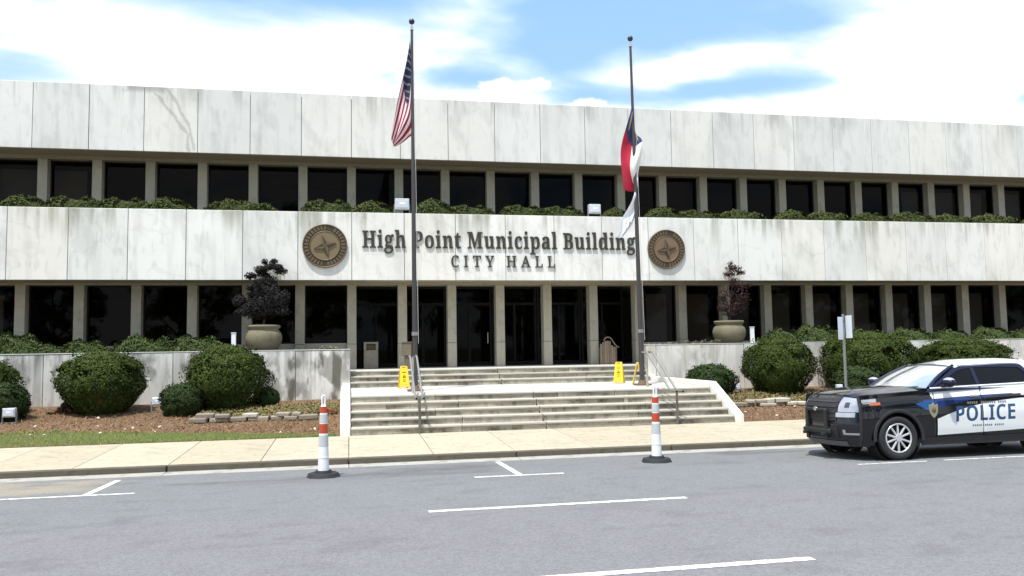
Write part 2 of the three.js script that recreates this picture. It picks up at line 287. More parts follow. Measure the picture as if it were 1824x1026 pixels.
// ---------------------------------------------------------------- the building
const W = 1.7, X0 = 0.1, N0 = -16, N1 = 26;                        // bay width, first column line, bays built
const colX = (n) => X0 + n * W;
const dLF = 26.85, dUF = 28.6, dLC = 28.2, dUC = 29.8;
const xL = colX(N0), xR = colX(N1);
const bld = thing('municipal_building', 'long two storey white marble municipal building with dark recessed windows', 'building');
const mDark = mat([0.34, 0.32, 0.29]), mFrame = mat([0.008, 0.007, 0.006], { roughness: 0.9 });
const mGlass = phys([0.21, 0.197, 0.18], { transmission: 1, thickness: 0, roughness: 0.02, ior: 1.45, specularIntensity: 0.16 });
const mBlind = [mat([0.72, 0.7, 0.66]), mat([0.66, 0.67, 0.72]), mat([0.7, 0.63, 0.52])];
{
  const r = rng(17);
  for (let n = N0; n < N1; n++) {
    const a = colX(n) + 0.008, b = colX(n + 1) - 0.008, j = (r() - 0.5) * 0.01;
    part('fascia_panel', uvBox(span(a, b, 4.442, 6.665, dLF + j, dLF + 0.1, 0.012), 1 / 48, 1 / 2.223, 12, -4.442), mLower[Math.floor(r() * 4)], bld);
    const j2 = (r() - 0.5) * 0.012;
    part('parapet_panel', uvBox(span(a, b, 8.9, 11.11, dUF + j2, dUF + 0.1, 0.012), 1 / 48, 1 / 2.21, 12, -8.9), mUpper[Math.floor(r() * 4)], bld);
  }
  // backing walls behind the slabs, floors, roof, inner walls
  part('floor', merge([span(xL, xR, 4.448, 6.3, dLF + 0.102, 42)]), mSoffit, bld);
  part('planter_back', span(xL, xR, 6.3, 6.64, dLF + 0.102, dLF + 0.2), mSoffit, bld);
  part('planter_soil', span(xL, xR, 6.3, 6.56, dLF + 0.2, dUC - 0.25), mat([0.07, 0.05, 0.03], { map: gRough }), bld);
  part('roof', span(xL, xR, 8.906, 11.0, dUF + 0.102, 42), mSoffit, bld);
  part('back_wall', merge([span(xL, xR, 0.3, 9, 37, 42), span(xL - 0.4, xL, 0.3, 11.1, 27.2, 42), span(xR, xR + 0.4, 0.3, 11.1, 27.2, 42)]), mDark, bld);
  part('ground_floor', span(xL, xR, 0.3, 1.52, 29.95, 37), mDark, bld);
  part('lintel', uvBox(span(xL, xR, 4.375, 4.447, dLC - 0.2, dLC + 0.24), 0.4), mSoffit, bld);
  part('lintel', uvBox(span(xL, xR, 8.78, 8.905, dUC - 0.2, dUC + 0.24), 0.4), mSoffit, bld);
  part('sill_wall', uvBox(merge([span(xL, X0 - 0.155, 0.4, 2.42, dLC - 0.02, dLC + 0.22), span(colX(6) + 0.155, xR, 0.4, 2.3, dLC - 0.02, dLC + 0.22)]), 0.4), mColumn[0], bld);
  part('sill_wall', uvBox(span(xL, xR, 6.3, 6.66, dUC - 0.04, dUC + 0.22), 0.4), mColumn[1], bld);
  for (let n = N0; n <= N1; n++) {
    const c = colX(n), m = mColumn[Math.floor(r() * 3)], lo = n >= 0 && n <= 6 ? 1.53 : 2.0;
    part('column', uvBox(merge([span(c - 0.155, c + 0.155, lo, 2.38, dLC - 0.21, dLC + 0.21, 0.015), span(c - 0.152, c + 0.152, 2.388, 4.376, dLC - 0.207, dLC + 0.21, 0.012)]), 0.35, 0.35, n * 0.77), m, bld);
    part('column', uvBox(span(c - 0.155, c + 0.155, 6.5, 8.782, dUC - 0.21, dUC + 0.21, 0.015), 0.35, 0.35, n * 0.91), mColumn[Math.floor(r() * 3)], bld);
  }
  const upperBlind = { '-7': [0.02, 0.95, 0], '-6': [0.05, 0.8, 2], 13: [0.35, 0.92, 1], 14: [0.02, 0.98, 1], 15: [0.02, 0.68, 0], 16: [0.25, 0.8, 1], 17: [0.02, 0.78, 2], 18: [0.02, 0.8, 2], 19: [0.22, 0.8, 0], 20: [0.1, 0.7, 1], 21: [0.1, 0.7, 0], 22: [0.1, 0.8, 2] };
  const lowerBlind = { '-8': [0.02, 0.95, 0], '-7': [0.12, 0.66, 2], 6: [0.2, 0.78, 1], 7: [0.05, 0.75, 2], 8: [0.03, 0.7, 1], 9: [0.04, 0.7, 2], 10: [0.04, 0.72, 2], 11: [0.04, 0.7, 2], 12: [0.05, 0.72, 0], 13: [0.05, 0.72, 2], 14: [0.05, 0.7, 0] };
  function windowAt(n, y0, y1, d, blind) {
    const a = colX(n) + 0.157, b = colX(n + 1) - 0.157, g = sub('window', bld), t = 0.045;
    part('frame', merge([span(a, a + t, y0, y1, d, d + 0.07), span(b - t, b, y0, y1, d, d + 0.07), span(a + t, b - t, y1 - t, y1, d, d + 0.07), span(a + t, b - t, y0, y0 + t, d, d + 0.07)]), mFrame, g);
    part('pane', new THREE.PlaneGeometry(b - a - 2 * t, y1 - y0 - 2 * t).translate((a + b) / 2, (y0 + y1) / 2, -d - 0.035), mGlass, g);
    if (blind) part('blind', span(lerp(a, b, blind[0]), lerp(a, b, blind[1]), y0 - 0.1, y1 - 0.3, d + 0.16, d + 0.18), mBlind[blind[2]], g);
  }
  for (let n = N0; n < N1; n++) {
    if (n < 0 || n > 5) windowAt(n, n < 0 ? 2.42 : 2.3, 4.375, dLC + 0.1, lowerBlind[n]);
    windowAt(n, 6.66, 8.78, dUC + 0.1, upperBlind[n]);
  }
  // the recessed glass doors of the entrance
  const dD = 29.7;
  for (let n = 0; n < 6; n++) {
    const a = colX(n) + 0.02, b = colX(n + 1) - 0.02, g = sub('door', bld), t = 0.07, mid = (a + b) / 2;
    part('frame', merge([span(a, a + t, 1.53, 4.44, dD, dD + 0.09), span(b - t, b, 1.53, 4.44, dD, dD + 0.09), span(a + t, b - t, 3.75, 3.85, dD, dD + 0.09), span(a + t, b - t, 4.36, 4.44, dD, dD + 0.09), span(a + t, b - t, 1.53, 1.68, dD, dD + 0.09), span(mid - 0.04, mid + 0.04, 1.68, 3.75, dD, dD + 0.09)]), mFrame, g);
    part('pane', merge([new THREE.PlaneGeometry(b - a - 2 * t, 2.07).translate(mid, 2.715, -dD - 0.05), new THREE.PlaneGeometry(b - a - 2 * t, 0.51).translate(mid, 4.105, -dD - 0.05)]), mGlass, g);
    if (n >= 2 && n <= 3) { const hx = n === 2 ? b - 0.16 : a + 0.16; part('handle', merge([rod([hx, 2.35, -dD + 0.06], [hx, 2.75, -dD + 0.06], 0.018), rod([hx, 2.4, -dD + 0.06], [hx, 2.4, -dD - 0.01], 0.012), rod([hx, 2.7, -dD + 0.06], [hx, 2.7, -dD - 0.01], 0.012)]), mat([0.75, 0.73, 0.68], { metalness: 0.8, roughness: 0.3 }), g); }
  }
}

// ---------------------------------------------------------------- bronze lettering and seals on the fascia
const mLetter = mat([0.055, 0.047, 0.036], { roughness: 0.5, metalness: 0.3 });
const serif = await new FontLoader().loadAsync('fonts/droid/droid_serif_bold.typeface.json');
const serifR = await new FontLoader().loadAsync('fonts/droid/droid_serif_regular.typeface.json');
function lettering(text, font, size, xa, xb, y, spacing, label, kern) {
  const o = thing('wall_lettering', label, 'lettering', [xa, y, -dLF]);
  const k = size / font.data.resolution; let w = 0; const at = [];
  for (const ch of text) { at.push(w); w += (font.data.glyphs[ch].ha * k) + spacing; }
  const sx = (xb - xa) / (w - spacing);
  [...text].forEach((ch, i) => { if (ch === ' ') return; part('letter', new TextGeometry(ch, { font, size, depth: 0.03, curveSegments: 5, bevelEnabled: true, bevelThickness: 0.004, bevelSize: 0.003, bevelSegments: 1 }).scale(sx, 1, 1).translate(at[i] * sx, 0, 0.012), mLetter, o); });
}
lettering('High Point Municipal Building', serif, 0.56, 0.42, 9.8, 5.51, 0.035, 'large dark serif letters naming the municipal building on the fascia');
lettering('CITY HALL', serifR, 0.385, 3.32, 6.92, 4.885, 0.16, 'smaller spaced capitals reading CITY HALL under the long name');
const mBronze = mat([0.15, 0.108, 0.06], { roughness: 0.5, metalness: 0.35 }), mBronzeD = mat([0.06, 0.045, 0.032], { roughness: 0.5, metalness: 0.35 }), mTan = mat([0.2, 0.148, 0.08], { roughness: 0.55, metalness: 0.2 });
function seal(x, y, turn, R, label, tan) {
  const o = thing('seal_plaque', label, 'seal', [x, y, -dLF], 'bronze seals at the two ends of the lettering');
  const disc = (r, z0, z1, n = 56) => new THREE.CylinderGeometry(r - 0.01, r, z1 - z0, n).rotateX(Math.PI / 2).translate(0, 0, (z0 + z1) / 2);
  part('ring', disc(R, 0.01, 0.06), mBronzeD, o);
  part('rim', merge([new THREE.TorusGeometry(R - 0.02, 0.022, 8, 56).translate(0, 0, 0.06), new THREE.TorusGeometry(R * 0.66, 0.02, 8, 48).translate(0, 0, 0.065)]), mBronze, o);
  part('field', disc(R * 0.65, 0.06, 0.072), tan, o);
  const marks = [], rr = rng(3);                                     // worn raised marks round the ring
  for (let i = 0; i < 34; i++) { const a = i / 34 * 2 * Math.PI; if (rr() < 0.12) continue; marks.push(bx(0.05 + 0.03 * rr(), 0.13, 0.02).translate(0, R * 0.83, 0.066).rotateZ(a)); }
  part('relief', merge(marks), mBronze, o).userData.kind = 'stuff';
  // a four-pointed star with one bright and one dark facet to each ray
  const light = [], dark = [];
  for (let i = 0; i < 4; i++) {
    const a = i * Math.PI / 2 + turn, tip = [Math.cos(a) * R * 0.5, Math.sin(a) * R * 0.5], l = [Math.cos(a + 0.78) * R * 0.16, Math.sin(a + 0.78) * R * 0.16], q = [Math.cos(a - 0.78) * R * 0.16, Math.sin(a - 0.78) * R * 0.16];
    for (const [e, list] of [[l, light], [q, dark]]) { const s = new THREE.Shape([new THREE.Vector2(0, 0), new THREE.Vector2(...tip), new THREE.Vector2(...e)]); list.push(new THREE.ExtrudeGeometry(s, { depth: 0.03, bevelEnabled: true, bevelSize: 0.004, bevelThickness: 0.015, bevelSegments: 1 }).translate(0, 0, 0.07)); }
  }
  part('star', merge(light), mBronze, o); part('star_facet', merge(dark), mBronzeD, o);
}
seal(-0.75, 5.55, 0.28, 0.71, 'round bronze seal on the marble left of the lettering', mTan);
seal(10.94, 5.54, 0.18, 0.69, 'round bronze seal on the marble right of the lettering, by a flagpole', mat([0.2, 0.135, 0.08], { roughness: 0.55, metalness: 0.2 }));

// ---------------------------------------------------------------- steps, landing, porch, cheek walls, retaining walls
const sx0 = 0.045, sx1 = 9.675, smid = 4.74;
{
  const o = thing('entrance_steps', 'broad weathered stone steps with a deep landing up to the entrance', 'steps');
  const y0 = 0.192, rise = 0.1676;
  const r = rng(71);
  const flight = (D, y, n, last) => {
    for (let i = 0; i < n; i++) {
      const top = y + rise * (i + 1), d0 = D + 0.35 * i, d1 = i === n - 1 ? last : d0 + 0.42;
      const cuts = [sx0, 2.42, smid, 7.2, sx1].map((x, q) => (q === 0 || q === 4 || q === 2 ? x : x + (r() - 0.5) * 0.9));
      for (let q = 0; q < 4; q++) {
        const xa = cuts[q] + 0.004, xb = cuts[q + 1] - (q === 1 ? 0.022 : 0.004), up = (r() - 0.5) * 0.006, nose = (r() - 0.5) * 0.012, m = Math.floor(r() * 2);
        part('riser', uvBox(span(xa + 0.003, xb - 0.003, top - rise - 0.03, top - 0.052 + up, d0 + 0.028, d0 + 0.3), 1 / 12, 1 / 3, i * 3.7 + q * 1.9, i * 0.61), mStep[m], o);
        part(i === n - 1 ? 'landing_slab' : 'tread', uvBox(span(xa, xb, top - 0.05 + up, top + up, d0 + nose, d1, 0.014), 1 / 12, 1 / 3, i * 2.7 + q * 2.9, i * 0.81), i === n - 1 ? mLanding : mTread[m], o);
      }
    }
  };
  flight(19.5, y0, 5, 25.42);
  flight(25.4, y0 + rise * 5, 3, 27.3);
  part('foundation', merge([span(sx0, sx1, -0.2, 0.15, 19.6, 25.6), span(sx0, sx1, 0.1, 0.98, 21.4, 26.4), span(sx0, sx1, 0.9, 1.39, 26.4, 29.9)]), mDark, o);
  for (let q = 0; q < 6; q++) part('porch_slab', uvBox(span(q === 0 ? -0.61 : colX(q) + 0.004, q === 5 ? 10.61 : colX(q + 1) - 0.004, 1.4, 1.531, 27.304, 29.95, 0.008), 0.3), mLanding, o);
}
function cheek(x, label) {
  const s = new THREE.Shape([[19.5, 0.05], [19.5, 0.36], [19.62, 0.42], [21.05, 1.15], [25.6, 1.15], [25.6, 0.05]].map((p) => new THREE.Vector2(...p)));
  const g = new THREE.ExtrudeGeometry(s, { depth: 0.2, bevelEnabled: true, bevelSize: 0.018, bevelThickness: 0.018, bevelSegments: 2 });
  g.rotateY(Math.PI / 2).translate(x + 0.018, 0, 0); g.computeVertexNormals();
  const m = new THREE.Mesh(uvBox(g, 0.5), mCheek); m.name = numbered('cheek_wall'); scene.add(shade(m));
  tag(m, label, 'low wall', 'sloping white stone cheeks of the lower steps');
}
cheek(-0.2, 'sloping white stone cheek at the left end of the steps, beside mulch'); cheek(9.69, 'sloping white stone cheek at the right end of the steps, beside police car');
const wallTop = (x) => 2.2;
{
  const capM = mat([0.62, 0.61, 0.56], { map: gConcrete });
  const mk = (xs, label, end) => {
    const o = thing('retaining_wall', label, 'wall');
    const r = rng(Math.abs(xs[0] * 10 | 0) + 3);
    for (let i = 0; i + 1 < xs.length; i++) part('wall_panel', uvBox(span(xs[i] + 0.008, xs[i + 1] - 0.008, 0.2, 2.185, 25.6 + (r() - 0.5) * 0.012, 25.72, 0.012), 1 / 48, 1 / 2, 12, -0.2), mWall[Math.floor(r() * 3)], o);
    part('wall_core', span(xs[0] + 0.01, xs[xs.length - 1] - 0.01, 0.15, 2.16, 25.722, 25.92), mDark, o);
    part('coping', uvBox(span(xs[0], xs[xs.length - 1], 2.187, 2.215, 25.59, 25.94, 0.01), 0.3), capM, o);
  };
  mk([-33.08, -29.58, -26.08, -22.58, -19.08, -15.58, -12.08, -8.58, -5.08, -1.58, 0.045], 'stained marble retaining wall left of the steps, behind the rounded bushes');
  mk([9.675, 9.98, 13.12, 16.62, 20.12, 23.62, 27.12, 30.62, 34.12, 37.62, 41.12], 'pale marble retaining wall right of the steps, behind the police car');
  const soil = mat([0.1, 0.07, 0.045], { map: gRough });
  structure('terrace_soil', uvBox(merge([span(-33, -0.62, 0.2, 2.12, 25.92, 28.2), span(10.62, 41, 0.2, 2.12, 25.92, 28.2)]), 0.4), soil);
}

// ---------------------------------------------------------------- planting beds
const bedY = (D) => 0.185 + (D - 19.5) * 0.084;
const mulchMap = tex(1024, 1024, (u, v) => {
  const a = fbm(u * 90, v * 60, 201, 3), b = fbm(u * 9, v * 9, 204, 4), f = hash(u * 1024, v * 1024, 207);
  const c = mix3([0.11, 0.064, 0.032], [0.27, 0.162, 0.085], clamp(a * 1.2 - 0.1 + (f - 0.5) * 0.3));
  return c.map((k) => k * (0.75 + 0.5 * b));
});
const mMulch = mat([0.85, 0.85, 0.85], { map: mulchMap, roughness: 1, bumpMap: bumpGrain, bumpScale: 0.02 });
function bed(x0, x1) {
  const nx = Math.ceil((x1 - x0) / 0.15), g = new THREE.PlaneGeometry(x1 - x0, 6.09, nx, 40).rotateX(-Math.PI / 2).translate((x0 + x1) / 2, 0, -22.55), p = g.attributes.position;
  for (let i = 0; i < p.count; i++) { const x = p.getX(i), D = -p.getZ(i); p.setY(i, bedY(D) + 0.05 * (fbm(x * 1.2, D * 1.2, 210, 4) - 0.5) * sst(19.5, 20, D)); }
  g.computeVertexNormals();
  return uvBox(g, 0.5);
}
structure('mulch_bed', bed(-34, -0.215), mMulch);
structure('mulch_bed', bed(9.91, 41), mMulch);

// ---------------------------------------------------------------- foliage
// leaves: a list of [x, y, z, outward direction, size]; each leaf is a folded two-triangle blade with its own shade of green
function leafGeo(list, shape, colorOf, r, upright = 0.35, smooth = 0.7) {
  const P = [], Nn = [], C = [], v = new THREE.Vector3(), t = new THREE.Vector3(), b = new THREE.Vector3(), o = new THREE.Vector3();
  for (const [x, y, z, ox, oy, oz, s] of list) {
    o.set(ox, oy, oz);
    v.set(o.x + (r() - 0.5) * 1.5, o.y + (r() - 0.5) * 1.5 + upright * 0.4, o.z + (r() - 0.5) * 1.5).normalize();
    t.set(r() - 0.5, r() - 0.5 + upright, r() - 0.5).addScaledVector(o, 0.5).cross(v).normalize();
    b.crossVectors(v, t).normalize();
    const L = s * shape[0] * (0.7 + 0.6 * r()), w = s * shape[1] * (0.7 + 0.6 * r());
    const nrm = v.clone().multiplyScalar(v.dot(o) < 0 ? -1 : 1).addScaledVector(o, smooth).normalize();
    const q = [[-b.x * L, -b.y * L, -b.z * L], [t.x * w, t.y * w, t.z * w], [b.x * L, b.y * L, b.z * L], [-t.x * w, -t.y * w, -t.z * w]];
    const c = colorOf(r);
    for (const k of [0, 1, 2, 0, 2, 3]) { P.push(x + q[k][0], y + q[k][1], z + q[k][2]); Nn.push(nrm.x, nrm.y, nrm.z); C.push(...c); }
  }
  const g = new THREE.BufferGeometry();
  g.setAttribute('position', new THREE.Float32BufferAttribute(P, 3)); g.setAttribute('normal', new THREE.Float32BufferAttribute(Nn, 3)); g.setAttribute('color', new THREE.Float32BufferAttribute(C, 3));
  return g;
}
const mLeaf = new THREE.MeshPhysicalMaterial({ color: 0xffffff, vertexColors: true, roughness: 0.75, specularIntensity: 0.3, side: THREE.DoubleSide });
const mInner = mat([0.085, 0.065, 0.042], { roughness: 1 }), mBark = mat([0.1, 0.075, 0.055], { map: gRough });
const tone = (a, b, yellow = 0.15) => (r) => { const k = r(), j = 0.75 + 0.5 * r(), y = r() < yellow ? 1.5 : 1; return mix3(a, b, k).map((c, i) => c * j * (i < 2 ? y : 1)); };
// a clipped, slightly vase-shaped bush: lumpy shell of small leaves round a dark twiggy heart
function bushGeo(w, h, seed, count, pal, waist = 0.6, size = 0.052) {
  const r = rng(seed), list = [], stray = [];
  const radius = (f, a) => { const dome = f > 0.42 ? Math.pow(Math.max(0, 1 - Math.pow((f - 0.42) / 0.58, 2.3)), 0.5) : lerp(waist, 1, Math.pow(clamp(f / 0.42), 0.8)); return dome * (1 + 0.17 * (fbm(Math.cos(a) * 2.3 + 9 + seed, f * 3.4 + Math.sin(a) * 2.3, seed, 4) - 0.5) * 2.6); };
  for (let i = 0; i < count; i++) {
    let f = Math.pow(r(), 0.85), a = r() * 2 * Math.PI;
    if (r() < 0.38) f = 0.7 + 0.3 * r();
    const top = f > 0.85, R0 = radius(f, a) * w / 2, k = top ? Math.sqrt(r()) : 1;
    const depth = 1 - 0.3 * Math.pow(r(), 2.2), hole = fbm(a * 2.4 + seed, f * 4.5, seed + 5, 3);
    const R = R0 * k * (depth - 0.16 * sst(0.54, 0.7, hole)), y = h * (top ? lerp(f, 0.85 + 0.15 * Math.sqrt(Math.max(0, 1 - k * k)), 0.6) : f) * (0.97 + 0.05 * r());
    const n = new THREE.Vector3(Math.cos(a) * (top ? k : 1), f > 0.42 ? (f - 0.42) * 2.2 : (f - 0.42) * 0.9, Math.sin(a) * (top ? k : 1)).normalize();
    list.push([Math.cos(a) * R, y, Math.sin(a) * R, n.x, n.y, n.z, size]);
    if (r() < 0.02) stray.push([Math.cos(a) * R0 * 1.05, y + 0.03, Math.sin(a) * R0 * 1.05, n.x, n.y, n.z, size * 1.2]);
  }
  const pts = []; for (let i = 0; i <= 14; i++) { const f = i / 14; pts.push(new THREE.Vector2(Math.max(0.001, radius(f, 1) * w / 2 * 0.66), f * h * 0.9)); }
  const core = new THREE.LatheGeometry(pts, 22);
  return [leafGeo(list.concat(stray), [1, 0.55], pal, r, 0.35, 1.7), core];
}
const palBush = tone([0.016, 0.027, 0.005], [0.05, 0.073, 0.011], 0.14), palLight = tone([0.032, 0.043, 0.013], [0.08, 0.095, 0.03], 0.16), palDeep = tone([0.014, 0.026, 0.008], [0.034, 0.055, 0.014], 0.06);
const bushKinds = [bushGeo(2.2, 1.8, 11, 46000, palBush, 0.44, 0.032), bushGeo(2.2, 1.8, 29, 46000, palBush, 0.5, 0.032), bushGeo(1.2, 0.85, 41, 15000, palDeep, 0.68, 0.031), bushGeo(3, 1.9, 53, 62000, palBush, 0.6, 0.032)];
function bush(kind, x, D, w, h, turn, label, group) {
  const o = thing('clipped_bush', label, 'bush', [x, bedY(D) - 0.03, -D], group);
  const [fw, fh] = [[2.2, 1.8], [2.2, 1.8], [1.2, 0.85], [3, 1.9]][kind];
  o.rotation.y = turn; o.scale.set(w / fw, h / fh, w / fw);
  part('foliage', bushKinds[kind][0], mLeaf, o); part('branches', bushKinds[kind][1], mInner, o);
}
bush(0, -9.75, 24.3, 2.1, 1.55, 0.4, 'rounded bush cut off by the left picture edge, before the wall');
bush(2, -8.75, 23.3, 1.25, 1.0, 1.0, 'small squat bush with white floodlight box at its foot, far left');
bush(0, -6.62, 24.2, 2.3, 1.7, 2.2, 'big rounded bush between two bare stretches of stained wall, left bed');
bush(1, -3.38, 24.2, 2.3, 1.83, 0.3, 'big rounded bush nearest the urn with the dense dark tree');
bush(2, -4.4, 23.4, 1.15, 0.86, 3.0, 'small bush nestled before the left side of the big bush by the urn');
bush(2, -2.3, 24.3, 0.72, 0.6, 0.8, 'smallest bush, tucked right of the big bush by the left urn');
bush(2, 11.28, 24.3, 1.6, 0.98, 2.0, 'low oval bush against the white wall just right of the steps');
bush(1, 13.6, 24.2, 2.25, 1.84, 4.4, 'big rounded bush between the right urn and the parking sign');
bush(3, 17.05, 24.5, 3.1, 1.95, 0.0, 'widest rounded bush, right behind the parking sign');
bush(2, 15.75, 23.2, 1.7, 0.95, 1.4, 'small bush behind the signpost and the police car bonnet');
bush(3, 20.7, 24.5, 3.0, 1.7, 2.6, 'rounded bush rising behind the police car roof');
// spreading junipers: low ragged mounds of needle sprays
function mound(w, h, d, seed, pal) {
  const r = rng(seed), list = [], n = Math.round(4600 * w);
  for (let i = 0; i < n; i++) {
    const a = r() * 2 * Math.PI, q = Math.pow(r(), 0.5), cx = Math.cos(a) * q, cz = Math.sin(a) * q;
    const lump = fbm(cx * w * 1.5 + seed, cz * 2.4 + 3, seed, 3), top = Math.pow(Math.max(0, 1 - Math.pow(q, 3.2)), 0.5) * (0.35 + 1.05 * lump);
    const y = h * top * (1 - 0.6 * Math.pow(r(), 1.8)) - (q > 0.8 ? 0.05 * r() : 0);
    const k = 0.95 + 0.14 * r() * sst(0.4, 0.6, lump);
    list.push([cx * w / 2 * k, Math.max(-0.1, y), cz * d / 2 * k, cx * 0.8, 0.7, cz * 0.8, 0.044]);
  }
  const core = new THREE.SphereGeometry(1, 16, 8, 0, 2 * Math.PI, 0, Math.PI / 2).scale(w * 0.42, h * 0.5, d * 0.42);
  return [leafGeo(list, [1.15, 0.42], pal, r, 0.2), core];
}
const mounds = [mound(1.3, 0.5, 0.9, 61, palLight), mound(1.8, 0.5, 0.95, 62, palLight), mound(2.2, 0.5, 1.0, 63, palLight), mound(1.6, 0.5, 1.2, 64, tone([0.028, 0.044, 0.014], [0.07, 0.096, 0.03], 0.15)), mound(2.1, 0.5, 1.2, 65, tone([0.028, 0.044, 0.014], [0.07, 0.096, 0.03], 0.15))];
const mw = [1.3, 1.8, 2.2, 1.6, 2.1];
function juniper(kind, x0, x1, h, y, D, label, group) {
  const o = thing('spreading_juniper', label, 'shrub', [(x0 + x1) / 2, y, -D], group);
  o.scale.set((x1 - x0) / mw[kind], h / 0.42, 1);
  if (kind % 2) o.rotation.y = Math.PI;
  part('foliage', mounds[kind][0], mLeaf, o); part('branches', mounds[kind][1], mInner, o);
}
const ledge = [[-10.6, -9.2, 0.42, 'leftmost low juniper on the upper ledge, cut by the picture edge'], [-9.3, -7.6, 0.46, 'ledge juniper above the second fascia slab from the left'], [-7.8, -6.2, 0.46, 'middle juniper of the long row on the ledge, far left'], [-6.5, -4.95, 0.42, 'right end juniper of the long ledge row, far left'], [-4.6, -2.3, 0.42, 'lone ledge juniper above the dense dark urn tree'],
  [-1.5, 0.2, 0.52, 'ledge juniper straight above the left bronze seal'], [0.0, 1.5, 0.44, 'ledge juniper left of the left floodlight'], [2.05, 3.5, 0.54, 'ledge juniper just right of the left flagpole, above the word Point'], [3.3, 5.0, 0.44, 'ledge juniper above the start of the word Municipal'], [5.15, 6.8, 0.44, 'ledge juniper above the end of the word Municipal'], [6.6, 8.15, 0.44, 'ledge juniper between the word Municipal and the right floodlight'], [8.75, 9.9, 0.4, 'ledge juniper between the right floodlight and the right flagpole'],
  [10.3, 11.8, 0.44, 'ledge juniper above the right bronze seal'], [11.6, 13.4, 0.4, 'ledge juniper above the slab right of the right seal'], [13.2, 15.2, 0.42, 'ledge juniper above the sparse red urn tree'], [15.35, 16.9, 0.42, 'ledge juniper above the parking sign, left of a dark stain'], [16.7, 18.6, 0.42, 'ledge juniper over the dark stain on the right fascia'], [18.8, 20.4, 0.44, 'ledge juniper third from the right picture edge'], [20.3, 22.1, 0.46, 'ledge juniper above the police car windscreen'], [22.0, 23.9, 0.4, 'ledge juniper above the police car doors'], [23.8, 26.2, 0.44, 'rightmost ledge juniper, cut by the picture edge'], [-12.6, -10.7, 0.4, 'ledge juniper beyond the left picture edge'], [26.3, 28.4, 0.42, 'ledge juniper beyond the right picture edge']];
ledge.forEach(([a, b, h, l], i) => juniper(b - a < 1.55 ? 0 : b - a < 1.85 ? 1 : 2, a - 0.05, b + 0.05, h * 0.92, 6.6, 27.42 + 0.1 * (i % 3), l, null));
const terr = [[-10.3, -8.75, 0.66, 'terrace shrub at the far left above the wall edge'], [-9.1, -7.95, 0.36, 'lowest terrace shrub, right of the far left one'], [-8.3, -7.0, 0.46, 'terrace shrub above the left shoulder of the first big bush'], [-7.0, -5.1, 0.58, 'terrace shrub right behind the first big bush'], [-5.4, -3.6, 0.54, 'terrace shrub spilling over between the two big left bushes'],
  [14.2, 15.75, 0.55, 'terrace shrub right of the right urn'], [15.4, 17.2, 0.66, 'terrace shrub hanging over the wall behind the parking sign'], [17.1, 19.2, 0.5, 'terrace shrub mostly hidden by the widest bush'], [19.2, 21.0, 0.52, 'terrace shrub above the bare wall right of the widest bush'], [20.9, 22.6, 0.46, 'terrace shrub above the police car windscreen top'], [22.6, 24.4, 0.52, 'terrace shrub above the police car rear door'], [24.2, 26.2, 0.46, 'rightmost terrace shrub above the police car']];
terr.forEach(([a, b, h, l], i) => juniper(3 + (i % 2), a, b, h * 0.85, 2.1, 26.25 + 0.08 * (i % 2), l, null));

// grass along the pavement, straw and litter on the mulch, ground cover behind the stone edging: nobody could count these
{
  const r = rng(91), list = [];
  for (let i = 0; i < 26000; i++) {
    const x = -14 + 13.7 * r(), wmax = lerp(0.1, 1.75, clamp((-x - 0.4) / 6.5)), D = 19.53 + wmax * r() * (0.85 + 0.4 * fbm(x * 2.5, 3, 95, 3));
    list.push([x, bedY(D) + 0.02, -D, (r() - 0.5) * 0.5, 0.3, 1, 0.04]);
  }
  const g = leafGeo(list, [1.1, 0.16], tone([0.07, 0.09, 0.027], [0.15, 0.178, 0.06], 0.3), r, 2.4);
  const o = structure('grass', g, mLeaf); o.userData.kind = 'stuff';
}
{
  const r = rng(93), P = [];
  const straw = tone([0.11, 0.064, 0.034], [0.31, 0.19, 0.1], 0.05);
  for (let i = 0; i < 24000; i++) { const left = r() < 0.6, x = left ? -12 + 11.7 * r() : 9.98 + 10 * r(), D = 19.6 + 5.6 * Math.pow(r(), 1.3); if (left && D < 19.5 + lerp(0.1, 1.6, clamp((-x - 0.4) / 6.5))) continue; P.push([x, bedY(D) + 0.02 + 0.03 * r(), -D, 0, 1, 0, 0.04]); }
  const o = structure('mulch_straw', leafGeo(P, [1.1, 0.22], straw, r, 0), mLeaf); o.userData.kind = 'stuff';
}
{
  const r = rng(97), P = [];
  for (let i = 0; i < 9000; i++) { const left = r() < 0.5, x = left ? -3.9 + 3.6 * r() : 10.1 + 7 * r(), D = 22.1 + 2.2 * r(); if (left && x > -0.9 - 0.6 * r() && D < 22.6) continue; P.push([x, bedY(D) + 0.1 * r() + 0.03, -D, 0, 1, 0.3, 0.045]); }
  const o = structure('ground_cover', leafGeo(P, [0.9, 0.6], tone([0.075, 0.065, 0.028], [0.185, 0.15, 0.065], 0.1), r, 0.4), mLeaf); o.userData.kind = 'stuff';
  const L = [];                                                       // fallen pale leaves on the mulch
  for (let i = 0; i < 60; i++) { const left = r() < 0.6, x = left ? -11 + 10.6 * r() : 10.1 + 6 * r(), D = 20 + 3.2 * r(); L.push([x, bedY(D) + 0.05, -D, 0, 1, 0.2, 0.05]); }
  const o2 = structure('leaf_litter', leafGeo(L, [0.9, 0.6], tone([0.45, 0.38, 0.25], [0.7, 0.64, 0.5], 0), r, 0), mLeaf); o2.userData.kind = 'stuff';
}
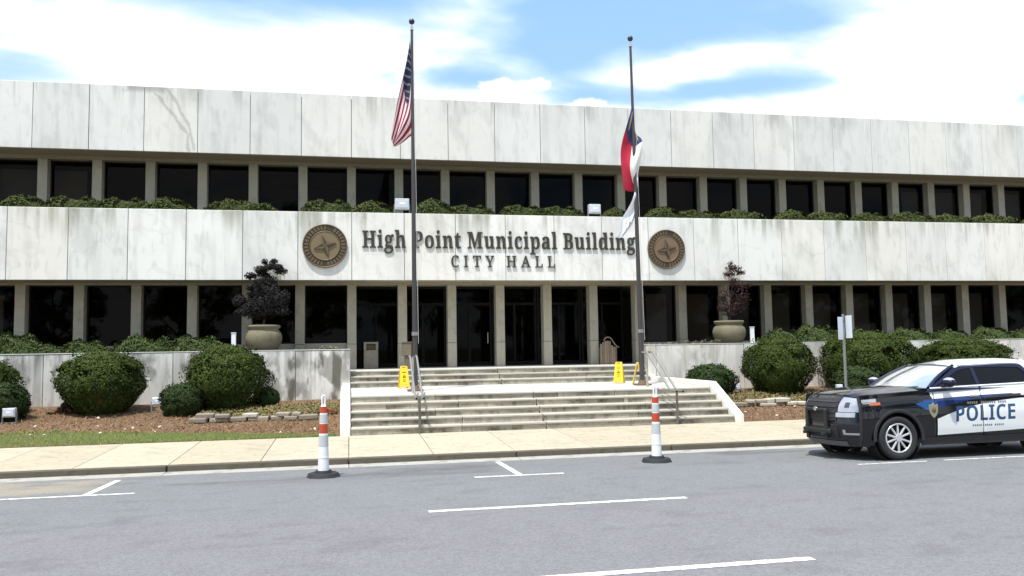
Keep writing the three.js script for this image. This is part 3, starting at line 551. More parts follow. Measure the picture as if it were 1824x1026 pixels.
// dry-laid flagstone edging
function stoneEdge(x0, x1, D, seed, label) {
  const o = thing('stone_edging', label, 'stone edging', [0, 0, 0]);
  const r = rng(seed), ms = [[0.5, 0.45, 0.35], [0.38, 0.33, 0.25], [0.6, 0.55, 0.45], [0.3, 0.26, 0.2]].map((c) => mat(c, { map: gRough }));
  for (let c = 0; c < 2; c++) {
    let x = x0 + 0.12 * c;
    while (x < x1 - 0.2 * c) {
      const w = 0.25 + 0.3 * r(), h = 0.085 + 0.04 * r(), d = 0.26 + 0.12 * r();
      if (c === 0 || r() < 0.72) {
        const g = rbx(w - 0.03, h, d, 0.025, 0, h / 2 - 0.02, 0, 1), p = g.attributes.position;
        for (let i = 0; i < p.count; i++) p.setXYZ(i, p.getX(i) + 0.03 * (hash(p.getX(i) * 50, p.getZ(i) * 50, seed + c) - 0.5), p.getY(i), p.getZ(i) + 0.04 * (hash(p.getX(i) * 30, 3, seed) - 0.5));
        g.rotateY((r() - 0.5) * 0.25); g.rotateZ((r() - 0.5) * 0.08); g.translate(x + w / 2, bedY(D) + 0.02 + c * 0.1 * (0.9 + 0.1 * r()), -(D + 0.1 * r()));
        part('stone', uvBox(g, 1), ms[Math.floor(r() * 4)], o);
      }
      x += w;
    }
  }
}
stoneEdge(-3.95, -0.85, 22.05, 31, 'row of rough flagstones edging the plants left of the steps');
stoneEdge(10.7, 16.2, 21.85, 37, 'row of rough flagstones edging the plants right of the steps, behind the car nose');

// tufts of small plants along the wall top near the steps
function tufts(x0, x1, D, seed, label) {
  const r = rng(seed), o = thing('flower_row', label, 'flowers');
  for (let x = x0; x < x1; x += 0.16 + 0.2 * r()) { const h = 0.04 + 0.14 * r(), P = []; for (let i = 0; i < 40; i++) { const a = r() * 6.28, q = 0.1 * Math.sqrt(r()); P.push([x + Math.cos(a) * q, 2.12 + h * r() + 0.06, -(D + Math.sin(a) * q), Math.cos(a), 0.6, Math.sin(a), 0.03]); } part('tuft', leafGeo(P, [1, 0.5], tone([0.1, 0.09, 0.05], [0.3, 0.27, 0.18], 0.1), r, 0.6), mLeaf, o); }
  
}
tufts(-1.6, -0.2, 26.15, 7, 'row of dry little plants on the wall top left of the doors');
tufts(9.98, 12.6, 26.15, 8, 'row of dry little plants on the wall top below the right urn');

// ---------------------------------------------------------------- urns with small dark-leaved trees
const mUrn = mat([0.215, 0.192, 0.12], { map: gConcrete, roughness: 0.85 });
function urn(x, D, label) {
  const o = thing('planter_urn', label, 'urn', [x, 2.12, -D], 'urns on the terrace at both ends of the steps');
  const pts = [[0, 0], [0.36, 0], [0.37, 0.06], [0.42, 0.1], [0.5, 0.22], [0.56, 0.38], [0.57, 0.52], [0.53, 0.64], [0.46, 0.72], [0.45, 0.76], [0.5, 0.79], [0.52, 0.84], [0.5, 0.88], [0.44, 0.87], [0.42, 0.78], [0, 0.76]].map((p) => new THREE.Vector2(...p));
  part('bowl', uvBox(new THREE.LatheGeometry(pts, 40), 0.5), mUrn, o);
  part('soil', new THREE.CircleGeometry(0.43, 24).rotateX(-Math.PI / 2).translate(0, 0.8, 0), mInner, o);
}
urn(-2.62, 26.6, 'round stone urn on the left wall, holding the dense dark tree');
urn(13.1, 26.6, 'round stone urn on the right wall, holding the sparse red tree');
function smallTree(x, D, seed, sprays, leaves, pal, reach, label) {
  const o = thing('ornamental_tree', label, 'tree', [x, 2.9, -D]);
  const r = rng(seed), wood = [], P = [];
  const grow = (p, dir, len, rad, lvl) => {
    const q = [p[0] + dir.x * len, p[1] + dir.y * len, p[2] + dir.z * len];
    wood.push(rod(p, q, rad, rad * 0.7, 6));
    if (lvl === 0) return;
    for (let i = 0; i < 3; i++) grow(q, dir.clone().add(new THREE.Vector3((r() - 0.5) * 1.5, (r() - 0.35) * 0.7, (r() - 0.5) * 1.5)).normalize(), len * (0.6 + 0.25 * r()), rad * 0.62, lvl - 1);
  };
  grow([0, 0, 0], new THREE.Vector3(0.05, 1, 0), 0.55, 0.045, 3);
  for (const [cx, cy, cz, cw, ch, n] of sprays) for (let i = 0; i < n * leaves; i++) {
    const a = r() * 6.283, b = Math.acos(2 * r() - 1), q = Math.pow(r(), 0.45);
    P.push([cx + cw * q * Math.sin(b) * Math.cos(a), cy + ch * q * Math.cos(b), cz + cw * q * Math.sin(b) * Math.sin(a), Math.sin(b) * Math.cos(a), Math.cos(b), Math.sin(b) * Math.sin(a), reach]);
  }
  part('trunk', merge(wood), mBark, o);
  part('crown', leafGeo(P, [1, 0.5], pal, r, 0.2), mLeaf, o);
}
{
  const r = rng(123), S = [];
  // measured from the picture: a dense heart, an open crown above it, small sprays reaching out at the left and right
  S.push([0.0, 0.75, 0, 0.55, 0.5, 16], [0.05, 1.15, 0, 0.5, 0.4, 12], [0.35, 0.85, 0.1, 0.38, 0.42, 9], [-0.3, 0.65, 0.1, 0.4, 0.4, 8], [-0.72, 0.85, 0.1, 0.24, 0.22, 3.2], [-0.62, 0.5, 0.2, 0.26, 0.14, 3], [0.1, 1.5, 0, 0.34, 0.18, 4], [-0.4, 1.65, 0, 0.2, 0.12, 1.7], [-0.1, 1.85, 0.05, 0.22, 0.13, 1.7], [0.25, 1.95, 0, 0.22, 0.14, 1.8], [0.52, 1.8, 0, 0.22, 0.13, 1.6], [0.3, 2.12, 0, 0.14, 0.09, 0.7], [0.02, 2.1, 0, 0.12, 0.1, 0.6], [0.55, 0.5, 0.15, 0.3, 0.14, 2], [0.65, 0.95, 0.1, 0.2, 0.3, 2]);
  for (let i = 0; i < 12; i++) S.push([(r() - 0.5) * 1.3, 0.5 + r() * 1.5, (r() - 0.5) * 0.9, 0.17, 0.12, 0.9]);
  smallTree(-2.62, 26.6, 301, S, 210, tone([0.011, 0.01, 0.01], [0.036, 0.032, 0.032], 0.05), 0.037, 'dense dark purple-leaved small tree in the left urn');
  const T = [[0.25, 1.95, 0, 0.3, 0.13, 2.3], [0.1, 1.75, 0, 0.28, 0.12, 1.6], [0.5, 1.8, 0, 0.2, 0.1, 1.3], [0.15, 2.1, 0, 0.12, 0.14, 0.6], [0.25, 1.5, 0, 0.2, 0.12, 1], [-0.25, 0.9, 0.1, 0.2, 0.3, 2.2], [-0.25, 0.55, 0.1, 0.25, 0.16, 2], [0.0, 0.4, 0.1, 0.3, 0.2, 2.2], [0.45, 0.9, 0, 0.4, 0.5, 3], [0.5, 1.35, 0, 0.4, 0.15, 2], [0.25, 0.6, 0, 0.4, 0.3, 2.4]];
  smallTree(13.1, 26.6, 305, T, 125, tone([0.025, 0.013, 0.014], [0.07, 0.036, 0.036], 0.05), 0.036, 'sparse dark red-leaved small tree in the right urn');
}

// ---------------------------------------------------------------- flagpoles and flags
const mPole = mat([0.085, 0.077, 0.075], { roughness: 0.4, metalness: 0.55 });
function flagpole(x, D, top, lean, label) {
  const o = thing('flagpole', label, 'flagpole', [x, 1.03, -D], 'dark flagpoles on the landing');
  const h = top - 1.03;
  part('pole', rod([0, 0.0, 0], [lean, h, 0], 0.078, 0.036, 18), mPole, o);
  part('base_plate', merge([rbx(0.42, 0.05, 0.42, 0.01, 0, 0.025, 0), cyl(0.13, 0.1, 0.1, 0, 0.05, 0, 18)]), mat([0.16, 0.1, 0.06], { roughness: 0.7 }), o);
  part('collar', merge([cyl(0.092, 0.092, 0.1, lean * 0.12, 1.52, 0, 18)]), mat([0.35, 0.34, 0.33], { metalness: 0.7, roughness: 0.35 }), o);
  part('truck', merge([cyl(0.05, 0.045, 0.1, lean, h, 0, 14), cyl(0.02, 0.02, 0.08, lean, h + 0.1, 0, 10)]), mat([0.5, 0.5, 0.52], { metalness: 0.7, roughness: 0.3 }), o);
  part('ball', new THREE.SphereGeometry(0.085, 18, 12).translate(lean, h + 0.25, 0), mat([0.06, 0.06, 0.07], { metalness: 0.6, roughness: 0.3 }), o);
  part('halyard', rod([0.09, 1.3, 0.05], [lean + 0.05, h, 0.03], 0.006, 0.006, 5), mat([0.6, 0.6, 0.6]), o);
}
flagpole(1.79, 22.6, 11.2, -0.03, 'dark flagpole flying the striped national flag, left side of landing');
flagpole(8.36, 22.6, 11.1, -0.09, 'dark flagpole with two flags at half mast, right side of landing');
function canvasTex(w, h, draw) { const c = document.createElement('canvas'); c.width = w; c.height = h; draw(c.getContext('2d'), w, h); const t = new THREE.CanvasTexture(c); t.colorSpace = THREE.SRGBColorSpace; return t; }
function star(g, x, y, R, a0 = -Math.PI / 2) { g.beginPath(); for (let i = 0; i < 10; i++) { const a = a0 + i * Math.PI / 5, q = i % 2 ? R * 0.4 : R; g.lineTo(x + Math.cos(a) * q, y + Math.sin(a) * q); } g.closePath(); g.fill(); }
const clothUS = canvasTex(760, 400, (g, w, h) => {
  for (let i = 0; i < 13; i++) { g.fillStyle = i % 2 ? '#f0dcdf' : '#96142f'; g.fillRect(0, i * h / 13, w, h / 13 + 1); }
  g.fillStyle = '#1b2142'; g.fillRect(0, 0, w * 0.4, h * 7 / 13); g.fillStyle = '#e9e4e2';
  for (let r = 0; r < 9; r++) for (let c = 0; c < (r % 2 ? 5 : 6); c++) star(g, w * 0.4 * ((c * 2 + (r % 2 ? 2 : 1)) / 12), h * 7 / 13 * ((r + 1) / 10), 8.5);
});
const clothState = canvasTex(600, 400, (g, w, h) => {
  g.fillStyle = '#c2203d'; g.fillRect(0, 0, w, h / 2); g.fillStyle = '#f4f0ec'; g.fillRect(0, h / 2, w, h / 2);
  g.fillStyle = '#313d70'; g.fillRect(0, 0, w / 3, h); g.fillStyle = '#ece7e2'; star(g, w / 6, h / 2, 44);
  g.fillStyle = '#c8a24a'; for (const y of [0.2, 0.8]) { g.beginPath(); g.ellipse(w / 6, h * y, 62, 17, y < 0.5 ? 0.15 : -0.15, 0, 7); g.fill(); }
});
const clothCity = canvasTex(600, 400, (g, w, h) => {
  g.fillStyle = '#f4f6fb'; g.fillRect(0, 0, w, h); g.strokeStyle = '#4a5468'; g.fillStyle = '#4a5468';
  g.lineWidth = 12; g.beginPath(); g.arc(w * 0.62, h * 0.55, 92, 0, 7); g.stroke(); star(g, w * 0.62, h * 0.55, 62); g.fillStyle = '#8b95ad'; g.fillRect(w * 0.3, h * 0.86, w * 0.6, 20);
});
// net: rows from the upper to the lower edge, columns from the pole to the fly, in metres (x, y); the cloth is gathered into deep hanging folds
function flag(name, label, x, y, D, net, map, folds, amp, group) {
  const nu = 60, nv = 60, P = [], U = [], I = [];
  const cr = (p, t) => { const n = p.length - 1, k = Math.min(n - 1, Math.floor(t * n)), f = t * n - k, g = (i) => p[Math.min(n, Math.max(0, i))]; return [0, 1].map((c) => { const [a, b, d, e] = [g(k - 1)[c], g(k)[c], g(k + 1)[c], g(k + 2)[c]]; return 0.5 * (2 * b + (d - a) * f + (2 * a - 5 * b + 4 * d - e) * f * f + (3 * b - a - 3 * d + e) * f * f * f); }); };
  for (let j = 0; j <= nv; j++) for (let i = 0; i <= nu; i++) {
    const s = i / nu, t = j / nv, q = cr(net.map((row) => cr(row, s)), t), k = Math.pow(s, 0.6);
    const ph = folds * 2 * Math.PI * (t + 0.12 * Math.sin(3 * s)) + 1.3 * s;
    P.push(q[0] + 0.32 * amp * k * Math.cos(ph * 1.02 + 0.6), q[1] + 0.15 * amp * k * Math.sin(ph * 0.7), amp * k * Math.sin(ph) + 0.05 * Math.sin(9 * s + 4 * t)); U.push(s, 1 - t);
  }
  for (let j = 0; j < nv; j++) for (let i = 0; i < nu; i++) { const a = j * (nu + 1) + i, b = a + 1, c = a + nu + 1, d = c + 1; I.push(a, c, b, b, c, d); }
  const g = new THREE.BufferGeometry(); g.setAttribute('position', new THREE.Float32BufferAttribute(P, 3)); g.setAttribute('uv', new THREE.Float32BufferAttribute(U, 2)); g.setIndex(I); g.computeVertexNormals();
  const o = thing(name, label, 'flag', [x, y, -D]);
  part('cloth', g, new THREE.MeshPhysicalMaterial({ map, roughness: 0.9, side: THREE.DoubleSide, transmission: 0.25, thickness: 0 }), o);
  return o;
}
flag('national_flag', 'red and white striped flag with dark blue corner hanging limp', 1.71, 10.93, 22.6,
  [[[0, 0], [-0.15, -0.9], [-0.35, -1.85], [-0.52, -2.84]], [[0.02, -0.6], [-0.12, -1.5], [-0.3, -2.3], [-0.51, -2.98]], [[0.03, -1.25], [-0.01, -2.1], [-0.2, -2.62], [-0.48, -3.06]], [[0.05, -1.85], [0.07, -2.64], [-0.11, -2.86], [-0.45, -3.1]]], clothUS, 1.6, 0.085);
flag('state_flag', 'drooping flag with red and white bars at half mast', 8.29, 9.4, 22.6,
  [[[0, 0], [-0.24, -0.8], [-0.42, -1.65], [-0.38, -2.68]], [[0.02, -0.65], [-0.04, -1.3], [-0.16, -2.0], [0.03, -2.62]], [[0.08, -0.95], [0.27, -1.18], [0.17, -2.0], [0.12, -2.25]]], clothState, 1.3, 0.08);
flag('city_flag', 'small white flag with grey emblem hanging below the red and white flag', 8.3, 6.78, 22.6,
  [[[0, 0], [-0.2, -0.5], [-0.44, -0.92], [-0.68, -1.4]], [[0.03, -0.35], [-0.08, -0.72], [-0.26, -1.05], [-0.52, -1.42]], [[0.02, -0.7], [-0.1, -0.98], [-0.28, -1.25], [-0.4, -1.4]]], clothCity, 1.6, 0.07);

// ---------------------------------------------------------------- handrails
const mRail = mat([0.42, 0.4, 0.36], { metalness: 0.75, roughness: 0.38 });
function handrail(x, label) {
  const o = thing('handrail', label, 'handrail', [x, 0, 0], 'metal handrails on the lower steps');
  const bow = (pts, r) => { const c = new THREE.CatmullRomCurve3(pts.map((p) => new THREE.Vector3(p[0], p[2], -p[1])), false, 'catmullrom', 0.08); return new THREE.TubeGeometry(c, 60, r, 10); };
  const s = 0.085;
  for (const k of [-1, 1]) part('rail', bow([[k * s, 19.25, 1.02], [k * s, 19.6, 1.03], [k * s, 19.72, 1.07], [k * s, 21.2, 1.96], [k * s, 21.35, 2.0], [k * s, 21.6, 2.0]], 0.027), mRail, o);
  part('post', rod([0, 0.19, -19.45], [0, 1.02, -19.45], 0.03, 0.03, 12), mat([0.17, 0.155, 0.13], { metalness: 0.5, roughness: 0.5 }), o);
  part('post', rod([0, 1.03, -21.5], [0, 1.98, -21.5], 0.03, 0.03, 12), mat([0.5, 0.48, 0.44], { metalness: 0.6, roughness: 0.4 }), o);
  part('bracket', merge([rbx(0.3, 0.025, 0.06, 0.008, 0, 1.0, -19.45), rbx(0.16, 0.025, 0.06, 0.008, 0, 1.975, -21.5)]), mat([0.17, 0.155, 0.13], { metalness: 0.5, roughness: 0.5 }), o);
}
handrail(1.64, 'metal handrail in front of the left flagpole'); handrail(8.1, 'metal handrail at the right side of the lower steps');

// ---------------------------------------------------------------- wet-floor boards
const mYellow = mat([0.72, 0.5, 0.035], { roughness: 0.45 });
const boardTex = canvasTex(128, 256, (g, w, h) => { g.fillStyle = '#f2c81a'; g.fillRect(0, 0, w, h); g.fillStyle = '#5a3a12'; g.fillRect(28, 40, 72, 18); g.beginPath(); g.moveTo(64, 82); g.lineTo(100, 146); g.lineTo(28, 146); g.fill(); g.fillStyle = '#f2c81a'; g.fillRect(60, 104, 8, 26); g.fillStyle = '#5a3a12'; g.fillRect(34, 166, 60, 10); g.fillRect(40, 186, 48, 10); g.fillRect(34, 206, 60, 10); });
function wetBoard(x, y, D, turn, label) {
  const o = thing('floor_sign', label, 'floor sign', [x, y, -D], 'yellow folding floor signs on the landing'); o.rotation.y = turn;
  const s = new THREE.Shape(); s.moveTo(-0.155, 0); s.lineTo(-0.11, 0); s.lineTo(-0.1, 0.03); s.lineTo(0.1, 0.03); s.lineTo(0.11, 0); s.lineTo(0.155, 0); s.lineTo(0.105, 0.62); s.quadraticCurveTo(0.1, 0.655, 0.07, 0.655); s.lineTo(-0.07, 0.655); s.quadraticCurveTo(-0.1, 0.655, -0.105, 0.62); s.closePath();
  const hole = new THREE.Path(); hole.moveTo(-0.05, 0.6); hole.lineTo(0.05, 0.6); hole.lineTo(0.05, 0.63); hole.lineTo(-0.05, 0.63); hole.closePath(); s.holes.push(hole);
  for (const k of [1, -1]) {
    const g = new THREE.ExtrudeGeometry(s, { depth: 0.018, bevelEnabled: true, bevelSize: 0.004, bevelThickness: 0.004, bevelSegments: 1 }).translate(0, -0.64, -0.009).rotateX(k * -0.22).translate(0, 0.635, k * 0.012);
    part('board', g, mYellow, o);
    part('print', new THREE.PlaneGeometry(0.2, 0.44).translate(0, 0.33 - 0.64, 0.0155).rotateX(-0.22).translate(0, 0.635, 0.012).rotateY(k > 0 ? 0 : Math.PI), mat(0xffffff, { map: boardTex, roughness: 0.5 }), o);
  }
}
wetBoard(1.6, 1.03, 24.5, 0.12, 'yellow floor sign on the landing left of the left flagpole');
wetBoard(8.2, 1.03, 24.2, -0.5, 'yellow floor sign standing clear on the landing, left of the right flagpole');
wetBoard(8.45, 1.03, 23.2, 1.1, 'yellow floor sign half hidden behind the right flagpole');

// ---------------------------------------------------------------- small things by the doors
{
  const o = thing('waste_bin', 'tan upright litter bin with dark opening in the leftmost doorway', 'litter bin', [0.74, 1.531, -28.35]);
  const t = mat([0.3, 0.265, 0.2], { map: gRough });
  part('body', merge([rbx(0.48, 0.62, 0.44, 0.02, 0, 0.33, 0), rbx(0.5, 0.03, 0.46, 0.008, 0, 0.015, 0)]), t, o);
  part('hood', merge([rbx(0.09, 0.22, 0.46, 0.015, -0.2, 0.75, 0), rbx(0.09, 0.22, 0.46, 0.015, 0.2, 0.75, 0), rbx(0.5, 0.07, 0.47, 0.02, 0, 0.88, 0), rbx(0.32, 0.2, 0.04, 0.01, 0, 0.75, -0.2)]), t, o);
  part('opening', rbx(0.3, 0.18, 0.34, 0.01, 0, 0.74, -0.01), mInner, o);
}
{
  const o = thing('smoking_post', 'brown box on a slim post in front of a column, left of the left flagpole', 'ash bin', [1.86, 1.53, -26.9]);
  part('post', rbx(0.2, 0.44, 0.18, 0.015, 0.03, 0.22, 0), mat([0.16, 0.135, 0.09], { map: gRough }), o);
  part('box', rbx(0.3, 0.42, 0.26, 0.02, 0, 0.65, 0), mat([0.2, 0.165, 0.11], { map: gRough }), o);
  part('lid', merge([rbx(0.34, 0.03, 0.3, 0.01, 0, 0.875, 0)]), mat([0.13, 0.105, 0.07]), o);
}
{
  const o = thing('slatted_bin', 'tan slatted wooden box with broken arched top in the rightmost doorway', 'box', [9.05, 1.531, -28.05]);
  const w = [mat([0.34, 0.25, 0.17], { map: gRough }), mat([0.28, 0.205, 0.14], { map: gRough }), mat([0.38, 0.29, 0.2], { map: gRough })];
  for (let i = 0; i < 7; i++) part('slat', rbx(0.075, 0.68 + 0.16 * Math.sin((i + 0.7) / 7.5 * Math.PI) - (i > 4 ? 0.12 : 0), 0.03, 0.008, -0.27 + i * 0.082, 0.34 + 0.08 * Math.sin((i + 0.7) / 7.5 * Math.PI) - (i > 4 ? 0.06 : 0), 0.24), w[i % 3], o);
  for (let i = 0; i < 6; i++) part('slat', rbx(0.03, 0.62 - 0.05 * (i % 2), 0.075, 0.008, 0.3, 0.31, 0.2 - i * 0.085), w[(i + 1) % 3], o);
  part('crossbar', merge([rbx(0.6, 0.05, 0.03, 0.008, 0, 0.12, 0.22), rbx(0.6, 0.05, 0.03, 0.008, 0, 0.55, 0.22)]), w[1], o);
  part('core', rbx(0.5, 0.6, 0.36, 0.02, -0.01, 0.31, 0.02), mDark, o);
  part('strap', new THREE.TubeGeometry(new THREE.CatmullRomCurve3([[-0.16, 0.84, 0.2], [-0.05, 0.96, 0.2], [0.1, 0.94, 0.18], [0.2, 0.8, 0.2], [0.3, 0.66, 0.2], [0.42, 0.6, 0.16]].map((p) => new THREE.Vector3(...p))), 30, 0.022, 7), w[2], o);
}
function marker(x, D, label) {
  const o = thing('white_marker', label, 'post', [x, 2.12, -D], 'short white marker posts on the terrace');
  part('post', rbx(0.13, 0.62, 0.09, 0.01, 0, 0.31, 0), mat([0.75, 0.75, 0.76]), o); part('cap', rbx(0.15, 0.03, 0.11, 0.008, 0, 0.635, 0), mat([0.6, 0.6, 0.62]), o);
}
marker(-3.45, 26.15, 'short white marker post left of the left urn'); marker(13.66, 26.0, 'short white marker post right of the right urn');
const mLampBox = mat([0.55, 0.565, 0.59], { roughness: 0.35 }), mLens = phys([0.6, 0.64, 0.7], { roughness: 0.12, clearcoat: 1 });
function floodlight(x, y, D, w, label, up) {
  const o = thing('floodlight', label, 'floodlight', [x, y, -D]);
  part('housing', rbx(w, w * 0.78, w * 0.5, 0.02, 0, up + w * 0.39, -w * 0.1), mLampBox, o);
  part('lens', rbx(w * 0.8, w * 0.54, 0.02, 0.008, 0, up + w * 0.39, w * 0.155), mLens, o);
  part('reflector', rbx(w * 0.36, w * 0.12, 0.02, 0.006, 0, up + w * 0.42, w * 0.163), mat([0.95, 0.95, 0.95], { roughness: 0.3 }), o);
  part('bracket', merge([rbx(0.04, up + w * 0.4, 0.05, 0.006, -w * 0.53, (up + w * 0.4) / 2, -w * 0.1), rbx(0.04, up + w * 0.4, 0.05, 0.006, w * 0.53, (up + w * 0.4) / 2, -w * 0.1), rbx(w * 1.1, 0.03, 0.08, 0.006, 0, 0.015, -w * 0.1)]), mat([0.2, 0.2, 0.21]), o);
}
floodlight(1.74, 6.665, 26.98, 0.47, 'white floodlight on the ledge beside the left flagpole', 0.14);
floodlight(8.4, 6.665, 26.98, 0.42, 'white floodlight on the ledge between word Building and right flagpole', 0.12);
floodlight(-8.4, bedY(22.8), 22.8, 0.3, 'small white ground floodlight before the squat bush at far left', 0.16);
floodlight(-5.13, bedY(23.9), 23.9, 0.28, 'small pale ground floodlight between the two big left bushes', 0.2);
floodlight(12.1, bedY(24.2), 24.2, 0.27, 'small pale ground floodlight left of the big bush by the right urn', 0.14);
floodlight(14.7, bedY(22.6), 22.6, 0.2, 'small pale ground floodlight above the police car nose, left of the signpost', 0.3);
{
  const r = rng(401), P = [];                                        // low brown plants at the wall foot, far left
  for (let i = 0; i < 1500; i++) { const x = -7.95 + 1.0 * r(), a = r() * 6.28; P.push([x, bedY(24.2) + 0.3 * r() * (0.5 + 0.5 * Math.sin(x * 9)), -24.2 + 0.3 * (r() - 0.5), Math.cos(a), 0.5, Math.sin(a), 0.05]); }
  const m = new THREE.Mesh(leafGeo(P, [1, 0.5], tone([0.04, 0.025, 0.015], [0.13, 0.085, 0.05], 0.1), r, 0.5), mLeaf); m.name = numbered('brown_shrub'); scene.add(shade(m));
  tag(m, 'low brown withered plants at the wall foot left of the first big bush', 'shrub');
}
// the parking sign: two narrow plates set in a V on one post
{
  const o = thing('parking_sign', 'grey post with two white sign plates angled apart, behind the police car', 'sign', [10.86, 0.13, -16.45]);
  part('post', merge([rod([0, 0, 0], [0, 2.68, 0], 0.03, 0.03, 10)]), mat([0.3, 0.31, 0.31], { metalness: 0.7, roughness: 0.5 }), o);
  for (const [k, a, w, y] of [[-1, 0.654, 0.3, 2.36], [1, -1.72, 0.3, 2.39]]) {
    const g = rbx(w, 0.5, 0.006, 0.003, k * w / 2, 0, 0);
    g.rotateY(a).translate(k * 0.035, y, 0.035);
    part('plate', g, mat([0.74, 0.78, 0.83], { roughness: 0.4 }), o);
  }
  part('clamp', merge([cyl(0.036, 0.036, 0.04, 0, 2.12, 0, 10), cyl(0.036, 0.036, 0.04, 0, 2.5, 0, 10)]), mat([0.2, 0.2, 0.2], { metalness: 0.6 }), o);
}
// tubular delineators at the kerb lane
const mOrange = mat([0.46, 0.062, 0.02], { roughness: 0.45 }), mWhiteP = mat([0.8, 0.79, 0.8], { roughness: 0.4 }), mReflect = mat([0.5, 0.52, 0.52], { roughness: 0.25 }), mRubber = mat([0.018, 0.018, 0.02], { roughness: 0.75 });
function delineator(x, D, turn, label, flagTab) {
  const o = thing('delineator_post', label, 'traffic post', [x, roadY(D), -D], 'orange and white banded traffic posts on the street'); o.rotation.y = turn;
  const ring = (y0, y1, m, name, k = 0) => { const rr = (y) => 0.096 - 0.036 * clamp((y - 0.05) / 1.1) + k; part(name, new THREE.CylinderGeometry(rr(y1), rr(y0), y1 - y0, 26).translate(0, (y0 + y1) / 2, 0), m, o); };
  const b = new THREE.CylinderGeometry(0.25, 0.285, 0.07, 8).rotateY(Math.PI / 8).translate(0, 0.035, 0);
  part('base', merge([b, new THREE.CylinderGeometry(0.13, 0.15, 0.05, 20).translate(0, 0.09, 0)]), mRubber, o);
  ring(0.1, 0.32, mWhiteP, 'tube'); ring(0.32, 0.34, mWhiteP, 'lip', 0.004); ring(0.34, 0.52, mWhiteP, 'tube'); ring(0.52, 0.7, mReflect, 'reflective_band', 0.003); ring(0.7, 0.73, mWhiteP, 'tube'); ring(0.73, 0.89, mOrange, 'orange_band'); ring(0.89, 0.91, mWhiteP, 'tube'); ring(0.91, 1.05, mReflect, 'reflective_band', 0.003); ring(1.05, 1.07, mWhiteP, 'tube'); ring(1.07, 1.18, mOrange, 'orange_band');
  part('handle', merge([new THREE.TubeGeometry(new THREE.CatmullRomCurve3([[-0.022, 1.17, 0], [-0.024, 1.3, 0], [-0.014, 1.355, 0], [0.014, 1.355, 0], [0.024, 1.3, 0], [0.022, 1.17, 0]].map((p) => new THREE.Vector3(...p))), 30, 0.017, 8), cyl(0.05, 0.03, 0.03, 0, 1.175, 0, 16)]), mWhiteP, o);
  if (flagTab) part('tab', rbx(0.14, 0.05, 0.02, 0.006, 0.12, 1.1, 0), mat([0.3, 0.05, 0.02]), o);
}
delineator(-0.42, 14.28, 0.3, 'banded traffic post in front of the left end of the steps', true);
delineator(5.52, 14.28, -0.2, 'banded traffic post in front of the right handrail, nearer the police car', false);

// unseen trees added behind the viewer so the windows mirror dark leaves, not sky
function addedTree(x, z, s, turn, label, proto) {
  const o = thing('added_tree', label, 'tree', [x, 0.35, z]); o.rotation.y = turn; o.scale.setScalar(s);
  part('trunk', proto[0], mBark, o); part('crown', proto[1], mLeaf, o);
}
{
  const r = rng(777), limbs = [rod([0, 0, 0], [0.1, 4, 0], 0.32, 0.22, 12)], P = [];
  for (let i = 0; i < 9; i++) { const a = i * 2.4, h = 3.2 + 0.5 * i, q = [Math.cos(a) * 2.8, h + 2.5, Math.sin(a) * 2.8]; limbs.push(rod([0.1, h * 0.9, 0], q, 0.13, 0.05, 7)); }
  for (let c = 0; c < 70; c++) { const a = r() * 6.283, y = 3.2 + 10 * r(), R = 4.6 * Math.sqrt(Math.max(0.06, 1 - ((y - 7) / 7) ** 2)) * Math.sqrt(r()), cx = Math.cos(a) * R, cz = Math.sin(a) * R; for (let i = 0; i < 120; i++) { const b = r() * 6.283, e = Math.acos(2 * r() - 1), q = 1.25 * Math.pow(r(), 0.5); P.push([cx + q * Math.sin(e) * Math.cos(b), y + q * Math.cos(e) * 0.8, cz + q * Math.sin(e) * Math.sin(b), Math.sin(e) * Math.cos(b), Math.cos(e), Math.sin(e) * Math.sin(b), 0.22]); } }
  const proto = [merge(limbs), leafGeo(P, [1, 0.6], palBush, r)];
  [[-34, 20], [-24, 17], [-14, 19], [-4, 18], [6, 20], [16, 17], [26, 19], [36, 18], [46, 20], [56, 18], [66, 19], [78, 20]].forEach(([x, z], i) => addedTree(x, z, 1 + 0.15 * Math.sin(i * 5), i * 1.7, 'broad green tree added behind the viewer for the windows to mirror, number ' + ['one', 'two', 'three', 'four', 'five', 'six', 'seven', 'eight', 'nine', 'ten', 'eleven', 'twelve'][i] + ' from the left', proto));
}

